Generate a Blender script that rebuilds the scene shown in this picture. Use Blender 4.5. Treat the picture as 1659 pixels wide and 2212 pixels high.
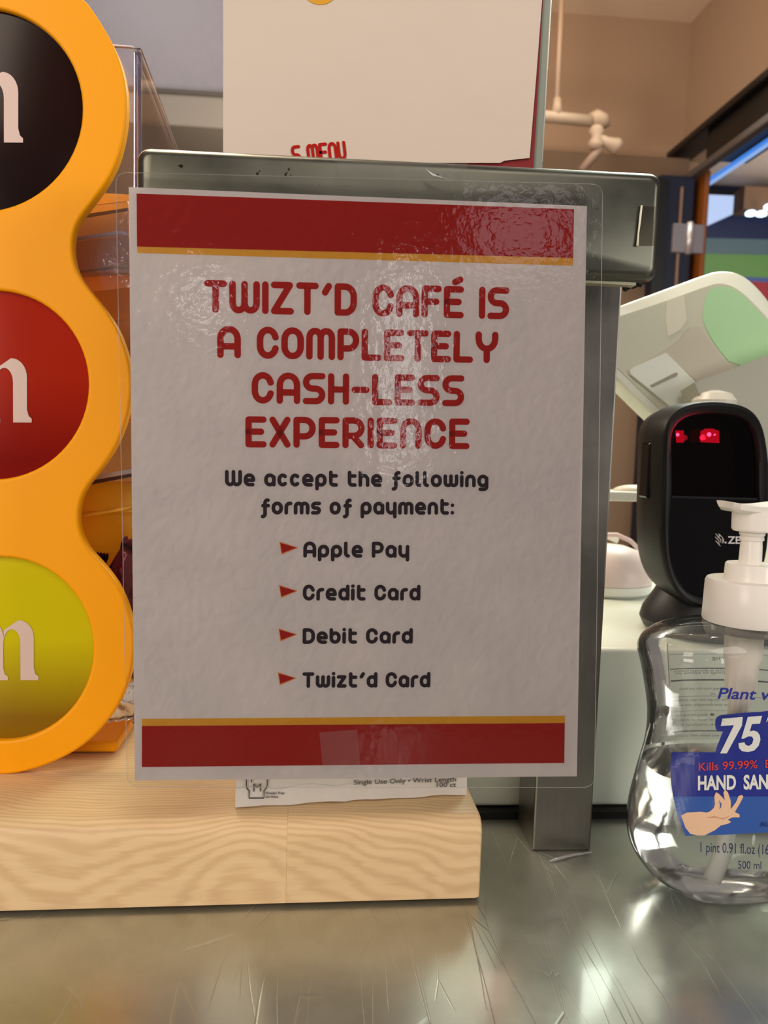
import bpy, bmesh, math, random
from mathutils import Vector, Matrix
random.seed(7)
S = bpy.context.scene
C = S.collection
for o in list(bpy.data.objects): bpy.data.objects.remove(o)
V = Vector
PI = math.pi
# ------------------------------------------------------------------ camera
IW, IH, FP = 1659.0, 2212.0, 1661.0
yaw, pit, roll = math.radians(4.6), math.radians(5.0), .031
EYE = V((0, 0, .235))
fw = V((math.sin(yaw)*math.cos(pit), math.cos(yaw)*math.cos(pit), -math.sin(pit)))
r0 = V((math.cos(yaw), -math.sin(yaw), 0)); u0 = r0.cross(fw)
rt = math.cos(roll)*r0 + math.sin(roll)*u0
up = -math.sin(roll)*r0 + math.cos(roll)*u0
cd = bpy.data.cameras.new('camera'); cam = bpy.data.objects.new('camera', cd); C.objects.link(cam)
cam.matrix_world = Matrix(((rt.x, up.x, -fw.x, EYE.x), (rt.y, up.y, -fw.y, EYE.y), (rt.z, up.z, -fw.z, EYE.z), (0, 0, 0, 1)))
cd.sensor_fit = 'VERTICAL'; cd.sensor_height = 24.0; cd.lens = 24.0*FP/IH
cd.clip_start = .01
cd.dof.use_dof = True; cd.dof.focus_distance = .385; cd.dof.aperture_fstop = 9.5
S.camera = cam
# ------------------------------------------------------------------ world, lights, exposure
w = bpy.data.worlds.new('world'); S.world = w; w.use_nodes = True
w.node_tree.nodes['Background'].inputs[0].default_value = (.86, .76, .72, 1)
w.node_tree.nodes['Background'].inputs[1].default_value = .20
def area(name, loc, aim, size, power, col, sy=None):
    d = bpy.data.lights.new(name, 'AREA'); d.energy = power; d.color = col; d.size = size
    if sy: d.shape = 'RECTANGLE'; d.size_y = sy
    o = bpy.data.objects.new(name, d); C.objects.link(o); o.location = loc
    o.rotation_euler = (V(aim)-V(loc)).to_track_quat('-Z', 'Y').to_euler(); return o
area('ceiling_lamp_customer_side', (.40, -.75, 1.55), (0, .4, .1), .7, 5.0, (1, .88, .80))
area('added_fill_left', (-1.8, -2.0, .55), (-.05, .42, .1), .9, 22, (1, .90, .83), 1.0)  # added soft fill from the left, lifts the lower notice
area('added_dispenser_fill', (-.32, 1.0, .62), (-.2, .46, .22), .25, 2.2, (1, .86, .66))  # added light that brightens the orange dispenser interior
area('added_ceiling_fill', (.03, 1.5, .62), (.95, 2.75, 1.75), .25, 5, (1, .86, .72))  # added unseen light, brightens the ceiling in place of bounce
area('warm_shop_lamp_left', (-.75, -.55, 1.0), (-.16, .43, .2), .45, 3.6, (1, .84, .68))
area('fluorescent_lamp_till_side', (.62, 1.00, 1.02), (.30, .42, 0), .20, 4.6, (.88, 1, .89), .62)
area('kitchen_fluorescent_fixture', (.98, 2.1, 1.66), (.25, .42, 0), .62, 13, (.90, 1, .90), .55)
area('small_warm_downlight', (.369, 1.45, .835), (.081, .319, 0), .06, .07, (1, .72, .62), .10)
area('overhead_lamp_counter', (-.3, .80, 1.35), (-.12, .48, .15), .45, 10, (1, .82, .62))
area('kitchen_ceiling_lamp', (.2, 2.1, 1.55), (.8, 2.7, .7), .8, 5, (1, .80, .62))
area('hood_lamp', (-.5, 1.45, 1.55), (-.5, 1.9, 1.1), .4, 1.6, (.97, .92, 1))
area('storefront_light', (.26, -2.7, .82), (.03, .37, .27), .09, 1.7, (1, .97, .95), .85)
area('shop_sign_light', (.76, -2.6, 1.42), (.1, .37, .34), .42, .8, (1, .86, .90), .3)
area('far_shop_lamp', (-.62, -2.68, 1.09), (-.06, .37, .3), .09, .32, (1, .97, .95), .12)
area('added_fill_right', (2.6, -1.45, .80), (.15, .42, .1), .9, 23, (.98, .94, .88), .9)  # added side fill for the drawer front, bottle and pump
area('neighbour_shop_lamp', (2.2, 2.6, 1.0), (2.2, 3.0, 1.4), .5, 6, (1, .92, .88))
S.view_settings.view_transform = 'Standard'; S.view_settings.look = 'None'
S.view_settings.exposure = .32; S.view_settings.gamma = 1
S.view_settings.use_curve_mapping = False
# ------------------------------------------------------------------ helpers
def ray(px, py): return rt*((px-IW/2)/FP) - up*((py-IH/2)/FP) + fw
def hit(px, py, o, n):
    d = ray(px, py); return EYE + d*((V(o)-EYE).dot(n)/d.dot(n))
def U(px, py, y): return hit(px, py, (0, y, 0), V((0, 1, 0)))
def G(px, py, z): return hit(px, py, (0, 0, z), V((0, 0, 1)))
def lin(c):
    return tuple((v/255/12.92 if v/255 <= .04045 else ((v/255+.055)/1.055)**2.4) for v in c)+(1,)
def mat(name, col, rough=.5, metal=0, emis=None, es=1, coat=0, bump=None, trans=0, ior=1.45, noise=None, spec=None):
    m = bpy.data.materials.new(name); m.use_nodes = True
    nt = m.node_tree; b = nt.nodes['Principled BSDF']
    b.inputs['Base Color'].default_value = lin(col); b.inputs['Roughness'].default_value = rough
    b.inputs['Metallic'].default_value = metal; b.inputs['Coat Weight'].default_value = coat
    b.inputs['Transmission Weight'].default_value = trans; b.inputs['IOR'].default_value = ior
    if spec is not None: b.inputs['Specular IOR Level'].default_value = spec
    if emis: b.inputs['Emission Color'].default_value = lin(emis); b.inputs['Emission Strength'].default_value = es
    tc = nt.nodes.new('ShaderNodeTexCoord')
    if bump:
        n = nt.nodes.new('ShaderNodeTexNoise'); n.inputs['Scale'].default_value = bump[0]; n.inputs['Detail'].default_value = 5
        bp = nt.nodes.new('ShaderNodeBump'); bp.inputs['Strength'].default_value = bump[1]; bp.inputs['Distance'].default_value = bump[2] if len(bump) > 2 else .001
        nt.links.new(tc.outputs['Object'], n.inputs['Vector']); nt.links.new(n.outputs['Fac'], bp.inputs['Height'])
        nt.links.new(bp.outputs['Normal'], b.inputs['Normal'])
    if noise:   # (scale, second colour, contrast lo, hi)
        n = nt.nodes.new('ShaderNodeTexNoise'); n.inputs['Scale'].default_value = noise[0]; n.inputs['Detail'].default_value = 6
        cr = nt.nodes.new('ShaderNodeValToRGB'); cr.color_ramp.elements[0].position = noise[2]; cr.color_ramp.elements[1].position = noise[3]
        cr.color_ramp.elements[0].color = lin(noise[1]); cr.color_ramp.elements[1].color = lin(col)
        nt.links.new(tc.outputs['Object'], n.inputs['Vector']); nt.links.new(n.outputs['Fac'], cr.inputs['Fac'])
        nt.links.new(cr.outputs['Color'], b.inputs['Base Color'])
    return m
def clear_mat(name, tint, rough, bump=None, ior=1.45, gl=1.0, haze=0, hazecol=(255, 255, 255)):
    m = bpy.data.materials.new(name); m.use_nodes = True; nt = m.node_tree; nt.nodes.clear()
    out = nt.nodes.new('ShaderNodeOutputMaterial'); tr = nt.nodes.new('ShaderNodeBsdfTransparent'); tr.inputs[0].default_value = tint
    g = nt.nodes.new('ShaderNodeBsdfGlossy'); g.inputs['Roughness'].default_value = rough
    fr = nt.nodes.new('ShaderNodeFresnel'); fr.inputs[0].default_value = ior
    mu = nt.nodes.new('ShaderNodeMath'); mu.operation = 'MULTIPLY'; mu.inputs[1].default_value = gl; mu.use_clamp = True
    mx = nt.nodes.new('ShaderNodeMixShader')
    L = nt.links.new
    L(fr.outputs[0], mu.inputs[0]); L(mu.outputs[0], mx.inputs[0]); L(g.outputs[0], mx.inputs[2])
    if haze:
        df = nt.nodes.new('ShaderNodeBsdfDiffuse'); df.inputs[0].default_value = lin(hazecol); m2 = nt.nodes.new('ShaderNodeMixShader'); m2.inputs[0].default_value = haze
        L(tr.outputs[0], m2.inputs[1]); L(df.outputs[0], m2.inputs[2]); L(m2.outputs[0], mx.inputs[1])
    else: L(tr.outputs[0], mx.inputs[1])
    L(mx.outputs[0], out.inputs[0])
    if bump:
        tc = nt.nodes.new('ShaderNodeTexCoord'); n = nt.nodes.new('ShaderNodeTexNoise'); n.inputs['Scale'].default_value = bump[0]; n.inputs['Detail'].default_value = bump[3] if len(bump) > 3 else 4
        bp = nt.nodes.new('ShaderNodeBump'); bp.inputs['Strength'].default_value = bump[1]; bp.inputs['Distance'].default_value = bump[2]
        L(tc.outputs['Object'], n.inputs['Vector']); L(n.outputs['Fac'], bp.inputs['Height'])
        L(bp.outputs['Normal'], g.inputs['Normal']); L(bp.outputs['Normal'], fr.inputs['Normal'])
    return m
def link(name, me, m=None, parent=None, smooth=False):
    o = bpy.data.objects.new(name, me); C.objects.link(o)
    if m: me.materials.clear(); me.materials.append(m)
    if smooth:
        for p in me.polygons: p.use_smooth = True
    if parent:
        o.parent = parent
        o.location = -V(parent.location) if parent.type == 'EMPTY' and not parent.parent else V((0, 0, 0))
    return o
def thing(name, label, cat, loc=(0, 0, 0), group=None):
    o = bpy.data.objects.new(name, None); C.objects.link(o); o.location = loc; o.empty_display_size = .02
    return tag(o, label, cat, group)
def tag(o, label, cat, group=None):
    o['label'] = label; o['category'] = cat
    if group: o['group'] = group
    return o
def struct(o, label=None):
    o['kind'] = 'structure'
    if label: o['label'] = label
    return o
def me_from(bm, name='mesh'):
    bmesh.ops.recalc_face_normals(bm, faces=bm.faces)
    me = bpy.data.meshes.new(name); bm.to_mesh(me); bm.free(); return me
def add_box(bm, lo, hi, bevel=0, seg=2):
    a, b = V(lo), V(hi); g = bmesh.ops.create_cube(bm, size=1)
    for v in g['verts']: v.co = V(((a.x+b.x)/2+v.co.x*(b.x-a.x), (a.y+b.y)/2+v.co.y*(b.y-a.y), (a.z+b.z)/2+v.co.z*(b.z-a.z)))
    if bevel:
        es = list({e for v in g['verts'] for e in v.link_edges}); bmesh.ops.bevel(bm, geom=es, offset=bevel, segments=seg, profile=.5, affect='EDGES')
def box(name, lo, hi, m, parent=None, bevel=0, seg=2, smooth=False):
    bm = bmesh.new(); add_box(bm, lo, hi, bevel, seg); return link(name, me_from(bm, name), m, parent, smooth)
def add_tube(bm, pts, r, n=12, caps=True):
    pts = [V(p) for p in pts]; rs = r if isinstance(r, (list, tuple)) else [r]*len(pts); prev = None; rings = []
    for i, p in enumerate(pts):
        t = (pts[min(i+1, len(pts)-1)]-pts[max(i-1, 0)]).normalized()
        a = (prev if prev else (V((0, 0, 1)) if abs(t.z) < .9 else V((1, 0, 0))))
        a = (a - t*a.dot(t)).normalized(); prev = a; b = t.cross(a)
        rings.append([bm.verts.new(p + (a*math.cos(2*PI*k/n)+b*math.sin(2*PI*k/n))*rs[i]) for k in range(n)])
    for A, B in zip(rings, rings[1:]):
        for k in range(n): bm.faces.new((A[k], A[(k+1) % n], B[(k+1) % n], B[k]))
    if caps: bm.faces.new(rings[0]); bm.faces.new(rings[-1])
def tube(name, pts, r, m, parent=None, n=12, smooth=True):
    bm = bmesh.new(); add_tube(bm, pts, r, n); return link(name, me_from(bm, name), m, parent, smooth)
def lathe(name, c, prof, m, parent=None, n=48, sy=1.0, rib=None):
    bm = bmesh.new(); rings = []
    for r, z in prof:
        rings.append([bm.verts.new((c[0]+math.cos(2*PI*k/n)*(r+(rib if rib and k % 2 else 0)), c[1]+sy*math.sin(2*PI*k/n)*(r+(rib if rib and k % 2 else 0)), z)) for k in range(n)])
    for A, B in zip(rings, rings[1:]):
        for k in range(n): bm.faces.new((A[k], A[(k+1) % n], B[(k+1) % n], B[k]))
    bm.faces.new(rings[0]); bm.faces.new(rings[-1])
    o = link(name, me_from(bm, name), m, parent, True)
    me_auto(o); return o
def me_auto(o, ang=35):
    bm = bmesh.new(); bm.from_mesh(o.data)
    for e in bm.edges:
        if len(e.link_faces) == 2 and e.calc_face_angle(0) > math.radians(ang): e.smooth = False
    bm.to_mesh(o.data); bm.free()
def loft(name, rings, m, parent=None, caps=(True, True), smooth=True, ang=35):
    bm = bmesh.new(); R = [[bm.verts.new(p) for p in r] for r in rings]; n = len(R[0])
    for A, B in zip(R, R[1:]):
        for k in range(n): bm.faces.new((A[k], A[(k+1) % n], B[(k+1) % n], B[k]))
    if caps[0]: bm.faces.new(R[0])
    if caps[1]: bm.faces.new(R[-1])
    o = link(name, me_from(bm, name), m, parent, smooth)
    if smooth: me_auto(o, ang)
    return o
def curve_mesh(outlines, ext=0, bev=0, res=2):
    """closed 2D outlines (holes included) -> solid mesh in local XY, depth on Z"""
    cu = bpy.data.curves.new('tmp', 'CURVE'); cu.dimensions = '2D'; cu.fill_mode = 'BOTH'; cu.extrude = ext; cu.bevel_depth = bev; cu.bevel_resolution = res
    for pts in outlines:
        s = cu.splines.new('POLY'); s.points.add(len(pts)-1); s.use_cyclic_u = True
        for q, p in zip(s.points, pts): q.co = (p[0], p[1], 0, 1)
    o = bpy.data.objects.new('tmp', cu); C.objects.link(o)
    dg = bpy.context.evaluated_depsgraph_get(); me = bpy.data.meshes.new_from_object(o.evaluated_get(dg))
    bpy.data.objects.remove(o); bpy.data.curves.remove(cu); return me
def font_mesh(txt, shear=0, off=0, spacing=1):
    cu = bpy.data.curves.new('tmp', 'FONT'); cu.body = txt; cu.size = 1; cu.shear = shear; cu.offset = off; cu.space_character = spacing; cu.resolution_u = 4
    o = bpy.data.objects.new('tmp', cu); C.objects.link(o)
    dg = bpy.context.evaluated_depsgraph_get(); me = bpy.data.meshes.new_from_object(o.evaluated_get(dg))
    bpy.data.objects.remove(o); bpy.data.curves.remove(cu); return me
def remap(me, fn):
    for v in me.vertices: v.co = fn(v.co)
    me.update(); return me
def flip_if(me, n):
    """make flat print face direction n"""
    if len(me.polygons) and sum((p.normal.dot(n) for p in me.polygons)) < 0: me.flip_normals()
    return me
def text_px(name, txt, x0, x1, yb0, yb1, ytop, place, m, parent, shear=0, off=0, mirror=False, spacing=1):
    """flat lettering fitted between two baseline pixels; place(px,py)->world point on its surface"""
    me = font_mesh(txt, shear, off, spacing)
    xs = [v.co.x for v in me.vertices]; a, b = min(xs), max(xs); cap = .70
    def f(co):
        t = (co.x-a)/(b-a); t = 1-t if mirror else t; X = x0+(x1-x0)*t; yb = yb0+(yb1-yb0)*t
        return place(X, yb + (ytop-yb0)*co.y/cap)
    remap(me, f); return link(name, me, m, parent)

# ------------------------------------------------------------------ materials
def steel(name, col, rough, r2, scr=0, brush=(60, 4, 60), bump=.15, metal=1.0, spots=0, coat=0):
    m = bpy.data.materials.new(name); m.use_nodes = True; nt = m.node_tree; b = nt.nodes['Principled BSDF']; L = nt.links.new
    b.inputs['Metallic'].default_value = metal; b.inputs['Coat Weight'].default_value = coat; b.inputs['Coat Roughness'].default_value = .09
    tc = nt.nodes.new('ShaderNodeTexCoord'); mp = nt.nodes.new('ShaderNodeMapping'); mp.inputs['Scale'].default_value = brush
    L(tc.outputs['Object'], mp.inputs['Vector'])
    n = nt.nodes.new('ShaderNodeTexNoise'); n.inputs['Scale'].default_value = 14; n.inputs['Detail'].default_value = 6; L(mp.outputs[0], n.inputs['Vector'])
    n2 = nt.nodes.new('ShaderNodeTexNoise'); n2.inputs['Scale'].default_value = 18; n2.inputs['Detail'].default_value = 7; n2.inputs['Roughness'].default_value = .65; L(tc.outputs['Object'], n2.inputs['Vector'])
    rr = nt.nodes.new('ShaderNodeMapRange'); rr.inputs['From Min'].default_value = .35; rr.inputs['From Max'].default_value = .68
    rr.inputs['To Min'].default_value = rough; rr.inputs['To Max'].default_value = r2; L(n2.outputs['Fac'], rr.inputs['Value'])
    bp = nt.nodes.new('ShaderNodeBump'); bp.inputs['Strength'].default_value = bump; bp.inputs['Distance'].default_value = .0004; L(n.outputs['Fac'], bp.inputs['Height'])
    cr = nt.nodes.new('ShaderNodeValToRGB'); cr.color_ramp.elements[0].position = .3; cr.color_ramp.elements[1].position = .7
    cr.color_ramp.elements[0].color = lin([c*.88 for c in col]); cr.color_ramp.elements[1].color = lin(col); L(n2.outputs['Fac'], cr.inputs['Fac'])
    src = cr.outputs['Color']
    if spots:
        n3 = nt.nodes.new('ShaderNodeTexNoise'); n3.inputs['Scale'].default_value = 120; n3.inputs['Detail'].default_value = 3; L(tc.outputs['Object'], n3.inputs['Vector'])
        c3 = nt.nodes.new('ShaderNodeValToRGB'); c3.color_ramp.elements[0].position = .735; c3.color_ramp.elements[1].position = .76
        c3.color_ramp.elements[0].color = (1, 1, 1, 1); c3.color_ramp.elements[1].color = (.15, .12, .1, 1); L(n3.outputs['Fac'], c3.inputs['Fac'])
        mx = nt.nodes.new('ShaderNodeMix'); mx.data_type = 'RGBA'; mx.blend_type = 'MULTIPLY'; mx.inputs[0].default_value = 1
        L(src, mx.inputs[6]); L(c3.outputs['Color'], mx.inputs[7]); src = mx.outputs[2]
    rsock = rr.outputs[0]; nsock = bp.outputs[0]
    if scr:   # hairline scratches in several directions
        acc = None
        for k, (ang, sc) in enumerate(((.3, 40), (1.15, 34), (2.2, 46), (2.8, 30), (1.75, 38), (.75, 52), (-.15, 44))):
            m2 = nt.nodes.new('ShaderNodeMapping'); m2.inputs['Rotation'].default_value = (0, 0, ang); m2.inputs['Scale'].default_value = (1, .16, 1); m2.inputs['Location'].default_value = (k*1.7, k*.9, 0)
            dn = nt.nodes.new('ShaderNodeTexNoise'); dn.inputs['Scale'].default_value = 3
            ad = nt.nodes.new('ShaderNodeVectorMath'); ad.operation = 'MULTIPLY_ADD'; ad.inputs[1].default_value = (.03, .03, 0)
            L(tc.outputs['Object'], dn.inputs['Vector']); L(dn.outputs['Color'], ad.inputs[0]); L(tc.outputs['Object'], ad.inputs[2]); L(ad.outputs[0], m2.inputs['Vector'])
            vo = nt.nodes.new('ShaderNodeTexVoronoi'); vo.feature = 'DISTANCE_TO_EDGE'; vo.inputs['Scale'].default_value = sc; L(m2.outputs[0], vo.inputs['Vector'])
            lt = nt.nodes.new('ShaderNodeMapRange'); lt.inputs['From Min'].default_value = 0; lt.inputs['From Max'].default_value = .008; lt.inputs['To Min'].default_value = 1; lt.inputs['To Max'].default_value = 0; L(vo.outputs['Distance'], lt.inputs['Value'])
            nm = nt.nodes.new('ShaderNodeTexNoise'); nm.inputs['Scale'].default_value = 26+6*k; L(m2.outputs[0], nm.inputs['Vector'])
            gt = nt.nodes.new('ShaderNodeMapRange'); gt.inputs['From Min'].default_value = .53; gt.inputs['From Max'].default_value = .64; L(nm.outputs['Fac'], gt.inputs['Value'])
            ml = nt.nodes.new('ShaderNodeMath'); ml.operation = 'MULTIPLY'; L(lt.outputs[0], ml.inputs[0]); L(gt.outputs[0], ml.inputs[1])
            if acc:
                s = nt.nodes.new('ShaderNodeMath'); s.operation = 'MAXIMUM'; L(acc, s.inputs[0]); L(ml.outputs[0], s.inputs[1]); acc = s.outputs[0]
            else: acc = ml.outputs[0]
        b2 = nt.nodes.new('ShaderNodeBump'); b2.inputs['Strength'].default_value = scr; b2.inputs['Distance'].default_value = .0006; b2.invert = True
        L(acc, b2.inputs['Height']); L(nsock, b2.inputs['Normal']); nsock = b2.outputs[0]
        ra = nt.nodes.new('ShaderNodeMath'); ra.operation = 'MULTIPLY_ADD'; ra.inputs[1].default_value = .15; L(acc, ra.inputs[0]); L(rsock, ra.inputs[2]); rsock = ra.outputs[0]
    L(src, b.inputs['Base Color']); L(rsock, b.inputs['Roughness']); L(nsock, b.inputs['Normal'])
    return m
M = {}
M['counter'] = steel('counter_steel', (192, 195, 183), .29, .38, scr=.28, brush=(3, 11, 3), bump=.22, coat=.5, metal=.86)
M['boxsteel'] = steel('box_steel', (104, 104, 94), .30, .46, brush=(1.5, 4, 10), bump=.10, spots=1)
M['post'] = steel('post_steel', (136, 133, 126), .30, .46, brush=(20, 20, 1.2), bump=.26)
M['hood'] = steel('hood_steel', (146, 141, 143), .45, .6, brush=(2, 2, 2), bump=.1, metal=.2)
M['paper'] = mat('paper', (226, 216, 212), .6, bump=(900, .05, .0002), noise=(30, (219, 210, 207), .35, .65))
M['menupaper'] = mat('menu_paper', (216, 200, 184), .75, bump=(25, .35, .004))
M['red'] = mat('red_ink', (168, 20, 6), .6, spec=.15); M['gold'] = mat('gold_ink', (222, 160, 20), .5)
M['inkred'] = mat('lettering_red', (176, 24, 12), .6, spec=.15); M['ink'] = mat('lettering_dark', (48, 34, 42), .6, spec=.2)
M['orangeline'] = mat('orange_outline', (226, 140, 70), .5)
M['lam'] = clear_mat('laminate_film', (.97, .97, .96, 1), .06, bump=(210, .28, .0006, 3), gl=1.0)
M['acryl'] = clear_mat('clear_acrylic', (.96, .95, .97, 1), .05, gl=1.5, haze=.04, hazecol=(235, 225, 240))
M['acryl2'] = clear_mat('clear_styrene', (.98, .97, .95, 1), .07, bump=(45, .5, .003), gl=1.6, haze=.05, hazecol=(250, 220, 190))
M['yellow'] = mat('yellow_plastic', (252, 166, 2), .4, spec=.25); M['orange'] = mat('orange_plastic', (255, 176, 30), .34)
def glow_plastic(m, col, k):
    nt = m.node_tree; b = nt.nodes['Principled BSDF']; o = nt.nodes['Material Output']
    t = nt.nodes.new('ShaderNodeBsdfTranslucent'); t.inputs[0].default_value = lin(col); x = nt.nodes.new('ShaderNodeMixShader'); x.inputs[0].default_value = k
    nt.links.new(b.outputs[0], x.inputs[1]); nt.links.new(t.outputs[0], x.inputs[2]); nt.links.new(x.outputs[0], o.inputs[0]); return m
glow_plastic(M['orange'], (255, 226, 140), .45)
M['black'] = mat('black_matte', (14, 13, 13), .45); M['gloss'] = mat('black_gloss', (4, 4, 5), .05, spec=.35)
M['white'] = mat('white_plastic', (232, 232, 226), .32); M['pumpw'] = mat('pump_plastic', (238, 232, 222), .30)
M['tan'] = mat('tan_wall_paint', (168, 140, 114), .8, bump=(60, .1, .002)); M['ceil'] = mat('ceiling_paint', (240, 216, 192), .8)
M['dark'] = mat('dark_metal_frame', (12, 11, 12), .4); M['navy'] = mat('navy_paint', (18, 24, 48), .5)
M['rubber'] = mat('black_rubber', (8, 8, 8), .7)

# ------------------------------------------------------------------ room
YB, XR, ZC, ZF = 2.9, U(1478, 300, 2.9).x, U(1481, 48, 2.9).z, -.9
struct(box('floor', (-4, -1.2, ZF-.05), (5.5, YB+.1, ZF), mat('floor_tile', (96, 86, 78), .4)))
struct(box('ceiling', (-4, .9, ZC), (XR+.1, YB+.1, ZC+.06), M['ceil']))
struct(box('wall_back', (-4, YB, ZF), (XR+.1, YB+.1, ZC), M['tan']))
# right wall above and beside the pass-through opening
def zr(px, py): return hit(px, py, (XR, 0, 0), V((1, 0, 0)))
ztop = zr(1659, 206).z
jy = zr(1508, 560).y; jy0 = .5
struct(box('wall_right', (XR, .5, ztop), (XR+.1, YB, ZC), M['tan']))
struct(box('trim_1', (XR-.05, .5, ztop-.10), (XR+.10, YB-.28, ztop), M['dark'], bevel=.008))
struct(box('trim_2', (XR-.075, .5, ztop-.005), (XR+.02, YB-.02, ztop+.022), M['dark'], bevel=.006))
struct(box('trim_3', (XR-.06, .5, ztop-.125), (XR-.03, YB-.02, ztop-.10), mat('worn_frame_edge', (92, 84, 80), .4), bevel=.004))
yo = zr(1519, 560).y
struct(box('trim_4', (XR+.005, yo+.012, ZF), (XR+.012, YB, ztop-.1), M['dark']))
struct(box('trim_5', (XR-.012, yo, ZF), (XR+.004, YB-.05, ztop-.10), mat('orange_brown_wood', (150, 82, 26), .5, bump=(40, .2))))
struct(box('trim_6', (-4, YB-.10, U(1250, 328, 2.8).z-.42), (XR-.02, YB-.002, U(1250, 328, 2.8).z), mat('brown_ledge', (118, 96, 76), .7)), 'brown ledge running along the far wall')
# dark door with navy face standing at the far wall by the corner
dx0, dx1 = U(1392, 621, 2.78).x, U(1466, 621, 2.78).x
d1 = struct(box('door_1', (dx0, 2.70, ZF), (dx1, 2.78, U(1430, 395, 2.78).z), M['navy'], bevel=.004))
box('door_stile', (dx0-.012, 2.69, ZF), (dx0+.030, 2.699, U(1430, 405, 2.78).z), M['dark'], d1)
box('door_stile', (dx0+.075, 2.69, ZF), (dx0+.082, 2.699, U(1430, 420, 2.78).z), mat('tan_strip', (150, 120, 100), .5), d1)
# steel hinge straddling door edge and orange jamb
hp = XR-.055
hg = d1
a, b_ = U(1456, 482, 2.36), U(1519, 548, 2.36)
gm = mat('grey_hinge_steel', (120, 113, 117), .35, metal=.4)
xm = a.x+(b_.x-a.x)*.47
box('hinge_leaf', (a.x, 2.36, b_.z), (xm-.004, 2.372, a.z), gm, hg, bevel=.002); box('hinge_leaf', (xm+.012, 2.36, b_.z), (b_.x, 2.372, a.z), gm, hg, bevel=.002)
tube('hinge_pin', [(xm+.004, 2.358, b_.z-.004), (xm+.004, 2.358, a.z+.004)], .009, mat('pin_steel', (200, 190, 188), .3, metal=.5), hg, 10)
# neighbouring shop seen through the opening
YN = 3.6
struct(box('wall_far', (XR+.10, YN, ZF), (5.5, YN+.1, 2.6), mat('shop_wall_navy', (22, 36, 72), .6)))
nz = U(1600, 430, YN).z
struct(box('trim_7', (XR+.1, .9, U(1600, 404, YN).z), (5.5, YN, U(1600, 404, YN).z+.05), mat('shop_ceiling', (206, 186, 168), .7)), 'beige ceiling of the neighbouring room')
def emi(name, col, s): return mat(name, (10, 10, 10), .5, emis=col, es=s)
# wall screen: white, navy, grey-green, green and red bands shown by the lit display
sc = thing('menu_screen', 'lit wall screen with white, navy, green and red bands, beyond the opening', 'screen', (2.2, YN, .6))
def band(nm, pts, col, s, y=YN-.03):
    P = [U(x, z, y) for x, z in pts]; bm = bmesh.new(); f = bm.faces.new([bm.verts.new(p) for p in P]); bm.normal_update()
    e = bmesh.ops.extrude_face_region(bm, geom=[f]); 
    for v in e['geom']:
        if isinstance(v, bmesh.types.BMVert): v.co += V((0, .012, 0))
    return link(nm, me_from(bm), emi(nm+'_glow', col, s), sc)
P0, P1 = U(1520, 420, YN-.005), U(2000, 760, YN-.005)
box('screen_frame', (P0.x-.02, YN-.016, P1.z), (P1.x, YN-.002, P0.z+.02), M['black'], sc)
band('white_field', [(1524, 420), (1612, 424), (1606, 452), (1522, 490)], (178, 196, 232), .9)
band('navy_field', [(1522, 491), (1607, 453), (1900, 470), (1900, 520), (1522, 513)], (12, 28, 66), .6)
band('grey_field', [(1522, 514), (1900, 522), (1900, 555), (1522, 547)], (74, 94, 98), .7)
band('green_field', [(1522, 548), (1900, 556), (1900, 608), (1520, 594)], (84, 124, 58), .75)
band('blue_field', [(1520, 595), (1900, 609), (1900, 622), (1518, 603)], (52, 72, 120), .8)
band('red_field', [(1590, 606), (1900, 623), (1900, 760), (1640, 700), (1590, 640)], (160, 20, 34), .6)
band('lime_field', [(1518, 603), (1589, 606), (1589, 650), (1516, 640)], (150, 170, 90), .8)
tl = thing('ceiling_spotlights', 'pair of small blue-white spotlights on brown panel above the wall screen', 'spotlight', U(1640, 462, 3.3))
box('panel', U(1606, 452, 3.35)-V((0, 0, 0)), U(1800, 425, 3.42)+V((0, .02, 0)), mat('brown_panel', (112, 84, 60), .6), tl)
for q in ((1622, 462), (1645, 463), (1662, 448)):
    p = U(q[0], q[1], 3.28); lathe('spot', (p.x, p.y), [(.012, p.z-.008), (.022, p.z-.004), (.022, p.z+.006), (.014, p.z+.012)], emi('spot_glow', (200, 232, 255), 3), tl, 14)
# blue light strip along the pass-through
xs_ = XR+.03
zt_, zb_ = hit(1659, 297, (xs_, 0, 0), V((1, 0, 0))).z, hit(1659, 313, (xs_, 0, 0), V((1, 0, 0))).z
ls = thing('light_strip', 'blue lit strip under the dark header of the opening', 'light', (xs_, 2, zb_))
box('lit_tube', (xs_, .9, zb_+.012), (xs_+.006, YB-.12, zt_), emi('blue_glow', (60, 120, 205), 1.0), ls, bevel=.006)
box('clear_edge', (xs_-.002, .9, zb_-.002), (xs_+.008, YB-.10, zb_+.008), emi('pale_glow', (150, 185, 240), .75), ls, bevel=.003)
# stainless hood over the left
hy = 1.9
h0, h1, h2 = U(400, 272, hy), U(400, 197, hy), U(400, 150, hy)
hx1 = U(760, 200, hy).x
hd = thing('exhaust_hood', 'grey stainless exhaust hood on the far wall, left of the menu page', 'hood', (-.8, hy, h0.z))
box('skirt', (-2.6, hy, h0.z), (hx1, YB-.02, h1.z-.006), mat('hood_skirt', (140, 132, 120), .6), hd, bevel=.004)
bm = bmesh.new()
pr = [(hy+.006, h1.z), (hy+.03, h1.z+.30), (hy+.25, h1.z+.80), (YB-.03, h1.z+.80), (YB-.03, h1.z)]
A = [bm.verts.new((-2.6, y, z)) for y, z in pr]; B = [bm.verts.new((hx1, y, z)) for y, z in pr]
for k in range(5): bm.faces.new((A[k], A[(k+1) % 5], B[(k+1) % 5], B[k]))
bm.faces.new(A); bm.faces.new(B)
link('canopy', me_from(bm), M['hood'], hd)
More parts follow.
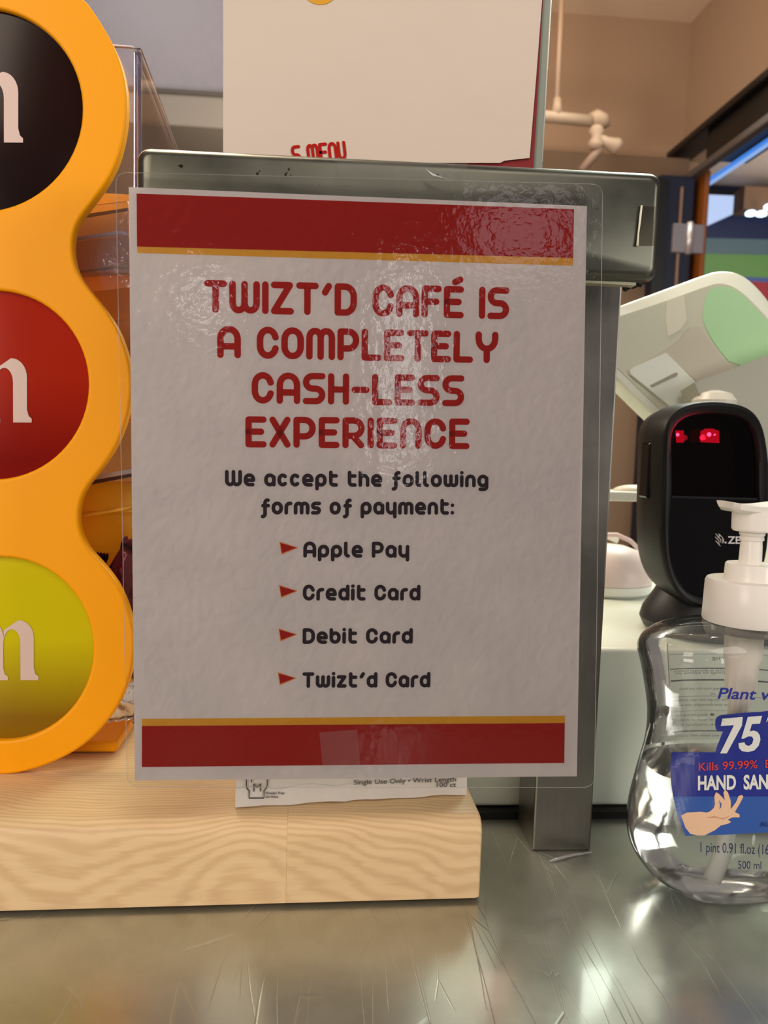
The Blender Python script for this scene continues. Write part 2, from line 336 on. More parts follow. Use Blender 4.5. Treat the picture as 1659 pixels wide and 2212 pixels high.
box('seam_strip', (-2.6, hy-.004, h1.z-.008), (hx1, hy+.012, h1.z+.002), mat('dark_seam', (84, 76, 66), .6), hd)
# gas pipe on the far wall
pg = mat('cream_pipe_paint', (186, 160, 136), .5)
py_ = 2.5
pp = thing('gas_pipe', 'cream painted pipe with vertical hanger and elbow fittings on far wall', 'pipe', U(1203, 255, py_))
q = lambda x, y, d=0: U(x, y, py_+d)
tube('pipe', [U(900, 225, py_), q(1180, 252), q(1283, 262)], .018, pg, pp)
tube('hanger_rod', [q(1215, -20), q(1203, 235)], .008, pg, pp); tube('hanger_clamp', [q(1204, 212), q(1203, 250)], [.011, .017], pg, pp)
tube('elbow', [q(1278, 262), q(1288, 258), q(1300, 262), q(1303, 275)], [.025, .030, .029, .022], pg, pp)
tube('valve', [q(1290, 268), q(1288, 284), q(1289, 296), q(1287, 312), q(1284, 322)], [.016, .026, .017, .026, .018], pg, pp)
tube('union_fitting', [q(1292, 300), q(1312, 308), q(1330, 315), q(1338, 322)], [.016, .017, .026, .02], pg, pp)
tube('lower_pipe', [q(1296, 322), q(1280, 340), q(1255, 370)], .014, mat('brown_pipe_paint', (140, 112, 96), .5), pp)

# ------------------------------------------------------------------ counter
ct = thing('steel_counter', 'scratched stainless steel counter top under the whole display', 'counter', (0, .4, 0))
box('worktop', (-.9, .02, -.03), (1.1, .92, 0), M['counter'], ct, bevel=.003)
box('apron', (-.88, .06, ZF), (1.08, .88, -.031), mat('apron_steel', (120, 118, 112), .4, metal=.8), ct)
# ------------------------------------------------------------------ white cash drawer
dz1 = .1094; cdr = thing('cash_drawer', 'long white cash drawer with dark gap under it behind the post', 'drawer', (.3, .6, 0))
wh = mat('drawer_white_enamel', (222, 230, 216), .35, bump=(20, .05, .001))
box('body', (.094, .470, .0048), (.62, .86, dz1), wh, cdr, bevel=.0025, seg=3)
for x in (.11, .57):
    for y in (.50, .82): box('foot', (x, y, 0), (x+.02, y+.02, .0048), M['rubber'], cdr)
box('skirt', (.090, .462, .0), (.66, .469, .0046), M['rubber'], cdr)  # black strip stands in for the shade under the drawer
# ------------------------------------------------------------------ post and steel box
ps = thing('steel_post', 'square brushed steel post between the wooden board and the sanitizer bottle', 'post', (.145, .44, 0))
pm = box('shaft', (.1276, .4240, .0), (.1627, .4590, .3325), M['post'], ps, bevel=.0012, seg=2)
bx = thing('steel_box', 'wide brushed steel box on the post, behind the laminated notice', 'box', (.036, .42, .316))
def rrect(x0, x1, z0, z1, r, n=6, tilt=0):
    out = []
    for cx, cz, a0 in ((x1-r, z1-r, 0), (x0+r, z1-r, 90), (x0+r, z0+r, 180), (x1-r, z0+r, 270)):
        for k in range(n+1):
            a = math.radians(a0+90*k/n); X = cx+r*math.cos(a); out.append((X, cz+r*math.sin(a)+tilt*(X-x0)))
    return out
BY = .3775
rings = []
bl, br_, bz0, bz1 = -.0905, .1632, .3170, .3700
for ins, y, up_ in ((.0045, BY, 0), (.0030, BY+.0006, 0), (.0012, BY+.0022, 0), (0, BY+.0050, 0), (.0002, BY+.0066, 0), (.0002, BY+.0067, .017), (0, BY+.088, .017), (.002, BY+.090, .017)):
    rings.append([V((x, y, z)) for x, z in rrect(bl+ins, br_-ins, bz0+ins+up_, bz1-ins, .0062-ins*.6, tilt=.010)])
loft('shell', rings, M['boxsteel'], bx, ang=60)
# turned lip under the box, pale edge
box('lower_lip', (-.08, BY+.0045, bz0+.0012), (.1535, BY+.0105, bz0+.0026), mat('pale_edge', (176, 174, 150), .4, metal=.5), bx)
# fuzzy black grime below the right end
bm = bmesh.new()
for k in range(60):
    px = random.uniform(1348, 1404); f = (px-1348)/56
    p = U(px, 606+random.uniform(0, 20)*(1-f)+random.uniform(-3, 4), BY+.012)
    s = random.uniform(.0006, .0016); g = bmesh.ops.create_icosphere(bm, subdivisions=1, radius=s)
    for v in g['verts']: v.co = V((v.co.x*random.uniform(.7, 1.6), v.co.y, v.co.z))+p
gr = link('grime', me_from(bm), mat('sticky_grime', (24, 26, 20), .8), bx); gr['kind'] = 'stuff'
# strip of clear tape with a lifted pale edge on the box
tp = thing('tape_strip', 'short brownish tape strip with white torn edge at the right end of steel box', 'tape', U(1396, 488, BY))
bm = bmesh.new(); P = [U(x, y, BY-.0004) for x, y in ((1385, 445), (1416, 446), (1414, 531), (1378, 531))]
bm.faces.new([bm.verts.new(p) for p in P]); 
o = link('film', me_from(bm), clear_mat('tape_film', (.62, .58, .54, 1), .2, gl=1), tp)
tube('torn_edge', [U(1386, 444, BY-.0008), U(1383, 470, BY-.0008), U(1379, 505, BY-.0008), U(1377, 531, BY-.0008)], [.0005, .0006, .0004, .0007], mat('tape_edge', (236, 232, 210), .5), tp, 6)
# dried glue marks
bm = bmesh.new()
for cxp, cyp in ((620, 372), (624, 365), (617, 376), (628, 378), (556, 374), (561, 369)):
    p = U(cxp, cyp, BY-.0002); g = bmesh.ops.create_icosphere(bm, subdivisions=1, radius=random.uniform(.0003, .0008))
    for v in g['verts']: v.co = V((v.co.x, v.co.y*.3, v.co.z))+p
g_ = link('glue_spots', me_from(bm), mat('dark_glue', (28, 20, 16), .6), bx); g_['kind'] = 'stuff'
# film snippet at the foot of the post
sn = tag(tube('film_scrap', [G(1188, 1860, .0010), G(1215, 1852, .0016), G(1240, 1846, .0012), G(1278, 1842, .0012)], [.0005, .0012, .0010, .0006], clear_mat('scrap_film', (.8, .8, .78, 1), .1, gl=3, haze=.25), None, 6), 'thin curl of clear film lying at the foot of the steel post', 'scrap')

# ------------------------------------------------------------------ menu page in its holder on the box
MY = .425
mh = thing('menu_holder', 'white menu page in a clear holder standing on the steel box', 'menu', (.03, MY, bz1+.002))
def poly(name, pts, y, m, parent, th=.0003):
    P = [U(a, b, y) for a, b in pts]
    rings = [[p for p in P], [p+V((0, th, 0)) for p in P]]
    return loft(name, rings, m, parent, smooth=False)
poly('page', [(482, -120), (1181, -120), (1171, 0), (1158, 170), (1144, 341), (1090, 347), (1080, 352), (482, 352)], MY, M['menupaper'], mh)
poly('red_page', [(500, -118), (1182, -120), (1173, 0), (1165, 148), (1152, 372), (500, 372)], MY+.0012, mat('dark_red_page', (128, 20, 20), .6), mh)
poly('back_plate', [(490, -125), (1199, -125), (1190, 0), (1171, 372), (490, 372)], MY+.0030, mat('grey_green_plastic', (138, 144, 130), .35), mh, .002)
tube('bright_edge', [U(1199, -125, MY+.003), U(1190, 0, MY+.003), U(1171, 350, MY+.003)], .0004, mat('edge_plastic', (225, 225, 215), .3), mh, 6)
box('foot', (-.04, MY+.003, bz1+.002), (.11, MY+.03, bz1+.0036), M['acryl'], mh)
circ = [(692+41*math.cos(a*PI/18), -31+41*math.sin(a*PI/18)) for a in range(36)]
poly('gold_dot', circ, MY-.0003, M['gold'], mh, .0001)

# ------------------------------------------------------------------ rounded stroke lettering
def arc(cx, cy, rx, ry, a0, a1, n=8): return [(cx+rx*math.cos(math.radians(a0+(a1-a0)*k/n)), cy+ry*math.sin(math.radians(a0+(a1-a0)*k/n))) for k in range(n+1)]
X_ = .75
def ofrm(w, h): r = w/2; return [arc(r, h-r, r, r, 0, 180)+arc(r, r, r, r, 180, 360)+[(w, h-r)]]
def cfrm(w, h):
    r = w/2; ry = min(.36, h/2); q = 12 if h > .9 else 48; return [arc(r, h-ry, r, ry, q, 180)+arc(r, ry, r, ry, 180, 360-q)]
def sfrm(w, h):
    q = h/4; return [[(w, h)]+arc(q*1.1, h-q, q*1.1, q, 90, 270)+arc(w-q*1.1, q, q*1.1, q, 90, -90)+[(0, 0)]]
def nfrm(w, h): r = w/2; return [[(0, 0)]+arc(r, h-r, r, r, 180, 0)+[(w, 0)]]
def mfrm(w, h): r = w/4; return [[(0, 0)]+arc(r, h-r, r, r, 180, 0)+[(2*r, 0)], arc(3*r, h-r, r, r, 180, 0)+[(w, 0)]]
def wfrm(w, h): r = w/4; return [[(0, h)]+arc(r, r, r, r, 180, 360)+[(2*r, h)], arc(3*r, r, r, r, 180, 360)+[(w, h)]]
def efrm(w, h): r = w/2; return [[(.05, h*.47), (w, h*.47)]+arc(r, h-r, r, r, 0, 180)+arc(r, r, r, r, 180, 270)+[(w*.9, 0)]]
GL = {
 'T': (.70, [[(0, 1), (.7, 1)], [(.35, 1), (.35, 0)]]), 'W': (1.04, wfrm(1.04, 1)), 'I': (0, [[(0, 1), (0, 0)]]),
 'Z': (.72, [[(0, 1), (.68, 1), (0, 0), (.72, 0)]]), "'": (.22, [[(.20, 1), (.04, .76)]]),
 'D': (.70, [[(0, 0), (0, 1)]+arc(.32, .62, .38, .38, 90, 0)+arc(.32, .38, .38, .38, 0, -90)+[(0, 0)]]),
 'C': (.68, cfrm(.68, 1)), 'A': (.74, [[(0, 0)]+arc(.37, .63, .37, .37, 180, 0)+[(.74, 0)], [(0, .33), (.74, .33)]]),
 'F': (.62, [[(0, 0), (0, 1), (.62, 1)], [(0, .5), (.52, .5)]]), 'E': (.62, [[(.62, 1), (0, 1), (0, 0), (.62, 0)], [(0, .51), (.52, .51)]]),
 'É': (.62, [[(.62, 1), (0, 1), (0, 0), (.62, 0)], [(0, .51), (.52, .51)], [(.36, 1.28), (.58, 1.38)]]),
 'S': (.70, sfrm(.70, 1)), 'O': (.70, ofrm(.70, 1)), 'M': (.98, mfrm(.98, 1)),
 'P': (.68, [[(0, 0), (0, 1)]+arc(.36, .67, .32, .33, 90, -90)+[(0, .34)]]), 'L': (.60, [[(0, 1), (0, 0), (.60, 0)]]),
 'Y': (.74, [[(0, 1)]+arc(.37, .82, .37, .38, 180, 360)+[(.74, 1)], [(.37, .44), (.37, 0)]]),
 'H': (.64, [[(0, 1), (0, 0)], [(.64, 1), (.64, 0)], [(0, .48), (.64, .48)]]), '-': (.50, [[(0, .48), (.5, .48)]]),
 'X': (.62, [[(0, 1), (.62, 0)], [(.62, 1), (0, 0)]]), 'R': (.68, [[(0, 0), (0, 1)]+arc(.36, .69, .32, .31, 90, -90)+[(0, .38)], [(.30, .38), (.66, 0)]]),
 'N': (.66, nfrm(.66, 1)), 'U': (.62, [[(0, 1)]+arc(.31, .31, .31, .31, 180, 360)+[(.62, 1)]]),
 'a': (.62, ofrm(.62, X_)+[[(.62, .6), (.62, 0)]]), 'c': (.56, cfrm(.56, X_)), 'e': (.62, efrm(.62, X_)),
 'p': (.62, ofrm(.62, X_)+[[(0, .5), (0, -.30)]]), 't': (.50, [[(.06, 1)]+arc(.28, .22, .22, .22, 180, 270)+[(.48, 0)], [(.06, .72), (.48, .72)]]),
 'h': (.58, nfrm(.58, X_)+[[(0, 1), (0, 0)]]), 'f': (.50, [arc(.44, .78, .20, .22, 80, 180)+arc(.04, -.08, .20, .22, 0, -90), [(.08, .56), (.50, .56)]]),
 'o': (.62, ofrm(.62, X_)), 'l': (.20, [[(0, 1)]+arc(.2, .2, .2, .2, 180, 270)]), 'w': (.92, wfrm(.92, X_)),
 'i': (0, [[(0, .70), (0, 0)], [(0, 1.03), (0, 1.031)]]), 'n': (.58, nfrm(.58, X_)), 'r': (.34, [[(0, 0)]+arc(.30, X_-.30, .30, .30, 180, 80)]),
 'g': (.62, ofrm(.62, X_)+[[(.62, .6)]+arc(.40, -.10, .22, .20, 0, -90)+[(.10, -.30)]]), 'm': (.98, mfrm(.98, X_)), 's': (.52, sfrm(.52, X_)),
 'y': (.60, [[(0, X_)]+arc(.3, .3, .3, .3, 180, 360)+[(.6, X_)], [(.6, X_), (.6, -.30)]]), ':': (0, [[(0, .02), (0, .021)], [(0, .62), (0, .621)]]),
 'd': (.62, ofrm(.62, X_)+[[(.62, 1), (.62, 0)]]), 'b': (.62, ofrm(.62, X_)+[[(0, 1), (0, .3)]]), 'z': (.54, [[(0, X_), (.52, X_), (0, 0), (.54, 0)]]),
}
def stroke_text(name, txt, left, right, cap, stroke, plane, m, parent, space=.62):
    """left/right: outer baseline points (3D) of the line, cap: outer cap height, stroke: width; plane = (xdir, up, normal)"""
    Xd = (right-left).normalized(); N = plane[2]; Yd = N.cross(Xd).normalized()
    if Yd.dot(plane[1]) < 0: Yd = -Yd
    Lw = (right-left).length-stroke; h = cap-stroke; gap = stroke/h+.13
    x = 0; items = []
    for ch in txt:
        if ch == ' ': x += space-gap; x += gap*.9; continue
        wd, st = GL[ch]; items.append((x, st)); x += wd+gap
    k = Lw/((x-gap)*h); bm = bmesh.new(); r = stroke/2
    def pt(a, b): return left + Xd*(r+a*h*k) + Yd*(r+b*h)
    for x0, st in items:
        for pl in st:
            P = [pt(x0+a, b) for a, b in pl]; lv = [0]
            def nw(q_): return bm.verts.new(q_+N*(.0000012*lv[0]))
            for p0, p1 in zip(P, P[1:]):
                d = (p1-p0); 
                if d.length < 1e-7: continue
                s = N.cross(d.normalized())*r
                lv[0] += 1; bm.faces.new([nw(v) for v in (p0-s, p1-s, p1+s, p0+s)])
            for i, p in enumerate(P):
                n = 16 if i in (0, len(P)-1) else 10
                lv[0] += 1; bm.faces.new([nw(p+Xd*(r*math.cos(2*PI*j/n))+Yd*(r*math.sin(2*PI*j/n))) for j in range(n)])
    me = bpy.data.meshes.new(name); bm.to_mesh(me); bm.free()
    return link(name, me, m, parent)
stroke_text('menu_lettering', 'S MENU', U(632, 356, MY-.0004), U(750, 345, MY-.0004), .0098, .0016, (0, V((0, 0, 1)), V((0, -1, 0))), M['inkred'], mh)

# ------------------------------------------------------------------ laminated notice
PO = V((-.08655, .36377, -.16397))+V((0, 0, .235))
PX = V((1.0, -.0118, .0112)).normalized(); PY = V((-.0222, .0413, .998)); PY = (PY-PX*PY.dot(PX)).normalized(); PN = PX.cross(PY).normalized()
if PN.y > 0: PN = -PN
def N_(px, py, d=0): return hit(px, py, PO+PN*d, PN)
nt_ = thing('laminated_notice', 'laminated white payment notice with red bars and red heading, taped to steel box', 'notice', PO+PX*.108)
def nrect(name, pts, d, m, parent, th=0):
    P = [N_(x, y, d) for x, y in pts]
    if th: return loft(name, [P, [p-PN*th for p in P]], m, parent, smooth=False)
    bm = bmesh.new(); bm.faces.new([bm.verts.new(p) for p in P]); return link(name, me_from(bm), m, parent)
nrect('paper', [(278, 404), (1268, 445), (1246, 1677), (291, 1686)], 0, M['paper'], nt_, .0003)
E1 = .00008
nrect('red_bar', [(295, 418), (1240, 452), (1238, 557.5), (296, 533)], E1, M['red'], nt_)
nrect('gold_line', [(296, 532.5), (1238, 557), (1237.5, 574), (296.5, 546.5)], E1, M['gold'], nt_)
nrect('gold_line', [(306.5, 1553), (1220, 1546), (1220, 1562), (306.5, 1569.5)], E1, M['gold'], nt_)
nrect('red_bar', [(306.5, 1568.5), (1220, 1561.5), (1219, 1648), (306.5, 1657)], E1, M['red'], nt_)
pl = (PX, PY, PN)
px_m = (N_(1000, 1000)-N_(900, 1000)).length/100
for t, a, b, ya, yb, cap, st, m in (
    ("TWIZT'D CAFÉ IS", 441, 1099.5, 675.5, 690, 67.5, 13.6, 'inkred'), ("A COMPLETELY", 469, 1075.5, 773, 785, 67, 13.6, 'inkred'),
    ("CASH-LESS", 543.5, 1002.5, 871.5, 878, 66, 13.4, 'inkred'), ("EXPERIENCE", 530, 1014, 966.5, 970.5, 65.5, 13.4, 'inkred'),
    ("We accept the following", 486, 1055, 1050.5, 1053, 34.5, 7.8, 'ink'), ("forms of payment:", 562, 981, 1111.5, 1112, 34.5, 7.8, 'ink'),
    ("Apple Pay", 655, 884, 1204.5, 1205, 34.5, 7.8, 'ink'), ("Credit Card", 654, 908, 1297.5, 1297.5, 34.5, 7.8, 'ink'),
    ("Debit Card", 653.5, 891.5, 1391, 1390.5, 34, 7.8, 'ink'), ("Twizt'd Card", 653, 929.5, 1486, 1485, 34, 7.8, 'ink')):
    stroke_text('lettering', t, N_(a, ya, E1), N_(b, yb, E1), cap*px_m, st*px_m, pl, M[m], nt_)
for x, y in ((605, 1172), (604, 1265.5), (603, 1359.5), (601.5, 1454)):
    nrect('bullet_outline', [(x-1.5, y-2), (x+39, y+11), (x+3, y+26.5)], E1, M['orangeline'], nt_)
    nrect('bullet_arrow', [(x+.5, y+.8), (x+35, y+11), (x+4, y+23)], E1*1.8, M['inkred'], nt_)
# the laminate film with rounded corners, a little wavy
def lam_outline():
    c = [(250, 372), (1302, 398), (1284, 1701), (275, 1700)]; out = []
    cs = [V((x, y, 0)) for x, y in c]; R = 26
    for i in range(4):
        p, a, b = cs[i], cs[i-1], cs[(i+1) % 4]; d1 = (a-p).normalized(); d2 = (b-p).normalized()
        for k in range(7):
            t = k/6; q = p+d1*R*(1-t)**2+d2*R*t**2; out.append((q.x, q.y))
    return out
lo_ = lam_outline()
P = [N_(x, y, .00045) for x, y in lo_]
bm = bmesh.new(); bm.faces.new([bm.verts.new(p) for p in P]); link('film', me_from(bm), M['lam'], nt_)
bm = bmesh.new(); pts = P+[P[0]]; add_tube(bm, pts, .00016, 5, False); link('film_edge', me_from(bm), clear_mat('film_edge', (.88, .88, .88, 1), .3, gl=1.0, haze=.10), nt_)
# tape holding the notice, on the top and bottom edges
nrect('tape', [(728, 345), (1010, 352), (1008, 392), (728, 384)], .0006, clear_mat('tape_clear', (.93, .93, .92, 1), .12, bump=(90, .5, .001), gl=1.2, haze=.02), nt_)
tube('tape_crease', [N_(920, 365, .0008), N_(935, 378, .0012), N_(966, 387, .0008)], [.0001, .0005, .0001], clear_mat('crease', (.9, .9, .9, 1), .05, gl=3, haze=.45), nt_, 6)
nrect('tape', [(690, 1582), (772, 1576), (778, 1660), (698, 1668)], .0006, clear_mat('tape_clear_low', (.97, .96, .96, 1), .2, gl=.5, haze=.025), nt_)

# ------------------------------------------------------------------ wooden board (two planks end to end)
def wood(name, off, c1, c2):
    m = bpy.data.materials.new(name); m.use_nodes = True; nt = m.node_tree; b = nt.nodes['Principled BSDF']; L = nt.links.new
    tc = nt.nodes.new('ShaderNodeTexCoord'); mp = nt.nodes.new('ShaderNodeMapping'); mp.inputs['Scale'].default_value = (1, 11, 15); mp.inputs['Location'].default_value = off; mp.inputs['Rotation'].default_value = (0, .07, 0)
    n0 = nt.nodes.new('ShaderNodeTexNoise'); n0.inputs['Scale'].default_value = 7; n0.inputs['Detail'].default_value = 2
    va = nt.nodes.new('ShaderNodeVectorMath'); va.operation = 'MULTIPLY_ADD'; va.inputs[1].default_value = (0, .05, .05)
    L(tc.outputs['Object'], n0.inputs['Vector']); L(n0.outputs['Color'], va.inputs[0]); L(tc.outputs['Object'], va.inputs[2]); L(va.outputs[0], mp.inputs['Vector'])
    wv = nt.nodes.new('ShaderNodeTexWave'); wv.wave_type = 'RINGS'; wv.rings_direction = 'X'; wv.inputs['Scale'].default_value = 9; wv.inputs['Distortion'].default_value = 3.5; wv.inputs['Detail'].default_value = 3; wv.inputs['Detail Scale'].default_value = 1.5
    L(mp.outputs[0], wv.inputs['Vector'])
    fb = nt.nodes.new('ShaderNodeTexNoise'); fb.inputs['Scale'].default_value = 60; fb.inputs['Detail'].default_value = 4
    m2 = nt.nodes.new('ShaderNodeMapping'); m2.inputs['Scale'].default_value = (.35, 4, 4); L(tc.outputs['Object'], m2.inputs['Vector']); L(m2.outputs[0], fb.inputs['Vector'])
    cr = nt.nodes.new('ShaderNodeValToRGB'); cr.color_ramp.elements[0].position = .0; cr.color_ramp.elements[1].position = .75
    cr.color_ramp.elements[0].color = lin(c1); cr.color_ramp.elements[1].color = lin(c2); L(wv.outputs['Fac'], cr.inputs['Fac'])
    mx = nt.nodes.new('ShaderNodeMix'); mx.data_type = 'RGBA'; mx.blend_type = 'MULTIPLY'; mx.inputs[0].default_value = .22
    c3 = nt.nodes.new('ShaderNodeValToRGB'); c3.color_ramp.elements[0].position = .3; c3.color_ramp.elements[1].position = .7; c3.color_ramp.elements[0].color = (.62, .55, .48, 1); c3.color_ramp.elements[1].color = (1, 1, 1, 1)
    L(fb.outputs['Fac'], c3.inputs['Fac']); L(cr.outputs['Color'], mx.inputs[6]); L(c3.outputs['Color'], mx.inputs[7]); L(mx.outputs[2], b.inputs['Base Color'])
    b.inputs['Roughness'].default_value = .48
    bp = nt.nodes.new('ShaderNodeBump'); bp.inputs['Strength'].default_value = .12; bp.inputs['Distance'].default_value = .0005; L(fb.outputs['Fac'], bp.inputs['Height']); L(bp.outputs[0], b.inputs['Normal'])
    return m
bA, bB = G(0, 1977, 0), G(1035, 1948, 0)
bdir = (bB-bA).normalized(); bn = V((-bdir.y, bdir.x, 0))
TH, RO = .0450, .0095
wb = thing('wooden_board', 'thick pale wooden board with rounded edge on the steel counter', 'board', (bA+bB)/2)
def plank(x0, x1, m, endcap):
    rings = []
    def prof(x, ins, zi=0):
        p = []
        dep = .222
        pts = [(0+ins, 0+zi), (0+ins, TH-RO)]+[(RO-RO*math.cos(a)+ins*math.cos(a), TH-RO+(RO-ins)*math.sin(a)) for a in [PI/2*k/6 for k in range(1, 7)]]+[(dep-ins, TH-ins), (dep-ins, 0+zi)]
        for d, z in pts: p.append(bA+bdir*x+bn*d+V((0, 0, max(z, .0022))))
        return p
    rings = [prof(x0, 0), prof(x1-(.003 if endcap else 0), 0)]
    if endcap: rings += [prof(x1-.0009, .0008, 0), prof(x1, .0025, .001)]
    return loft('plank', rings, m, wb, ang=30)
total = (U(1043, 1820, bB.y)-bA).dot(bdir)
seam = (G(617, 1960, 0)-bA).dot(bdir)
plank(-.28, seam-.00003, wood('maple_left', (0, .3, .1), (214, 180, 134), (228, 196, 150)), False)
plank(seam+.00003, total, wood('maple_right', (2.3, 1.1, .55), (212, 178, 133), (226, 194, 148)), True)

for fx in (.02, total-.03):
    for fd in (.012, .17):
        p = bA+bdir*fx+bn*fd; box('foot', (p.x-.006, p.y-.006, 0), (p.x+.006, p.y+.006, .0023), M['rubber'], wb)  # unseen feet, added so a dark gap forms under the board
# ------------------------------------------------------------------ glove box under the notice
g0 = G(508, 1745, TH+.0003); g1 = G(1007, 1716, TH+.0003)
gd = (g1-g0).normalized(); gn = V((-gd.y, gd.x, 0)); gw = (g1-g0).length
gb = thing('glove_box', 'white cardboard disposable glove box on the wooden board, mostly behind the notice', 'box', (g0+g1)/2+gn*.04)
cb = mat('white_cardboard', (214, 208, 200), .55, bump=(30, .15, .001))
def gp(a, d, z): return g0+gd*a+gn*d+V((0, 0, z))
bm = bmesh.new()
add_box(bm, (0, 0, 0), (gw, .075, .075), .0012, 2)
rnd = random.Random(3)
me = me_from(bm); remap(me, lambda c: gp(c.x, c.y, c.z)); link('carton', me, cb, gb)
bm = bmesh.new()   # torn, uneven lower flap
n = 26; A = []; B = []
for k in range(n+1):
    a = gw*k/n; dz = .0012+.0008*math.sin(k*.9)+(.0012 if 8 < k < 16 and k % 3 else 0)
    A.append(bm.verts.new(gp(a, -.0005-.0004*math.sin(k*1.3), dz*.35))); B.append(bm.verts.new(gp(a, -.0003, .010+.001*math.sin(k))))
for k in range(n): bm.faces.new((A[k], A[k+1], B[k+1], B[k]))
link('torn_flap', me_from(bm), cb, gb)
GN = V((gn.x, gn.y, 0)); gplace = lambda x, y: hit(x, y, g0-GN*.0010, GN)
gi = mat('grey_print', (84, 78, 74), .6)
text_px('lettering', 'Single Use Only • Wrist Length', 764, 985, 1695, 1688, 1685, gplace, gi, gb, off=.012)
text_px('lettering', '100 ct', 943, 985, 1700, 1700, 1690, gplace, gi, gb, off=.012)
text_px('lettering', 'Powder Free', 574, 614, 1716, 1716, 1710.5, gplace, gi, gb, shear=.25, off=.02)
text_px('lettering', 'Sin Polvo', 574, 601, 1724, 1724, 1718.5, gplace, gi, gb, shear=.25, off=.02)
text_px('size_letter', 'M', 547, 564, 1710, 1710, 1692, gplace, gi, gb)
ho = [(537, 1640), (532, 1655), (532, 1697), (534, 1704), (538, 1708), (538, 1724), (570, 1724), (570, 1708), (574, 1704), (577, 1697), (578, 1640)]
tube('hand_outline', [gplace(x, y) for x, y in ho], .00028, M['black'], gb, 5)
tube('hand_outline', [gplace(543, 1690), gplace(543, 1670)], .00028, M['black'], gb, 5)

# ------------------------------------------------------------------ candy dispenser with yellow front
DY = G(3, 1672, TH+.0004).y
dsp = thing('candy_dispenser', 'yellow candy dispenser with three round m discs beside the notice', 'candy display', U(-20, 1668, DY))
O1 = [(176, 0), (203, 38), (231, 84), (252, 130), (265, 179), (268.5, 232), (262, 289), (249, 341), (226, 388), (197, 428), (174, 457), (159, 480), (150.5, 509), (149, 538), (153, 567), (162, 593), (179, 619), (203, 648), (231, 684), (252, 720), (266, 758), (275, 796), (278, 836), (273, 880), (260, 927), (240, 970), (217, 1004), (197, 1028), (179, 1052), (167, 1080), (162, 1109), (163, 1137), (171, 1164), (187, 1192), (211, 1218), (233, 1244), (252, 1272), (267, 1306), (278, 1342), (284, 1382), (282, 1424), (273, 1468), (255, 1513), (230, 1552), (203, 1583), (170, 1611), (130, 1634), (87, 1652), (43, 1664), (3, 1669)]
def xc(y): return -44+(30*(y-235)/596 if y < 831 else 30+17*(y-831)/571)
top = [(-44+314*math.cos(a), 235-(314)*math.sin(a)) for a in [math.radians(d) for d in (88, 76, 64, 55)]]
right = top+O1
left = [(2*xc(y)-x, y) for x, y in reversed(right)]
def smooth_loop(P, it=2):
    for _ in range(it):
        Q = []
        for i in range(len(P)):
            a, b = P[i], P[(i+1) % len(P)]; Q += [(a[0]*.75+b[0]*.25, a[1]*.75+b[1]*.25), (a[0]*.25+b[0]*.75, a[1]*.25+b[1]*.75)]
        P = Q
    return P
loop = smooth_loop(right+left[1:-1], 1)
discs = (((-44, 235), 228, 'brown'), ((-14, 831), 211, 'red'), ((3, 1402), 204.5, 'lime'))
def pw(x, y): p = U(x, y, DY); return (p.x, p.z)
hol = [[pw(c[0]+r*math.cos(2*PI*k/72), c[1]+r*math.sin(2*PI*k/72)) for k in range(72)] for c, r, _ in discs]
me = curve_mesh([[pw(*p) for p in loop]]+hol, ext=.0022, bev=.0016, res=3)
remap(me, lambda c: V((c.x, DY+.0038-c.z, c.y)))
fp = link('front_panel', me, M['yellow'], dsp, True); me_auto(fp, 50)
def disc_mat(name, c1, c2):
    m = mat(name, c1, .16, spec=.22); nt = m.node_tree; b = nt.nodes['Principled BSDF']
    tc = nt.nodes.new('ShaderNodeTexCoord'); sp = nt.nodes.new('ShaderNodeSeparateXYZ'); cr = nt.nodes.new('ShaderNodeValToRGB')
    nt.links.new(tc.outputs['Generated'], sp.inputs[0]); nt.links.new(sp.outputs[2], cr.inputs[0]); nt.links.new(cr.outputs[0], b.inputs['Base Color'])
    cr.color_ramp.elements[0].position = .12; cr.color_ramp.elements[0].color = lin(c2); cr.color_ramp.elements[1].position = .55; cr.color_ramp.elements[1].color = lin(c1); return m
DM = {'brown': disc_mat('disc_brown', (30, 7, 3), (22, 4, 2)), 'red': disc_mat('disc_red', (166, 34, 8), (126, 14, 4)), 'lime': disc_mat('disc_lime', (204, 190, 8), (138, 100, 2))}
mw = mat('m_print', (216, 190, 178), .4)
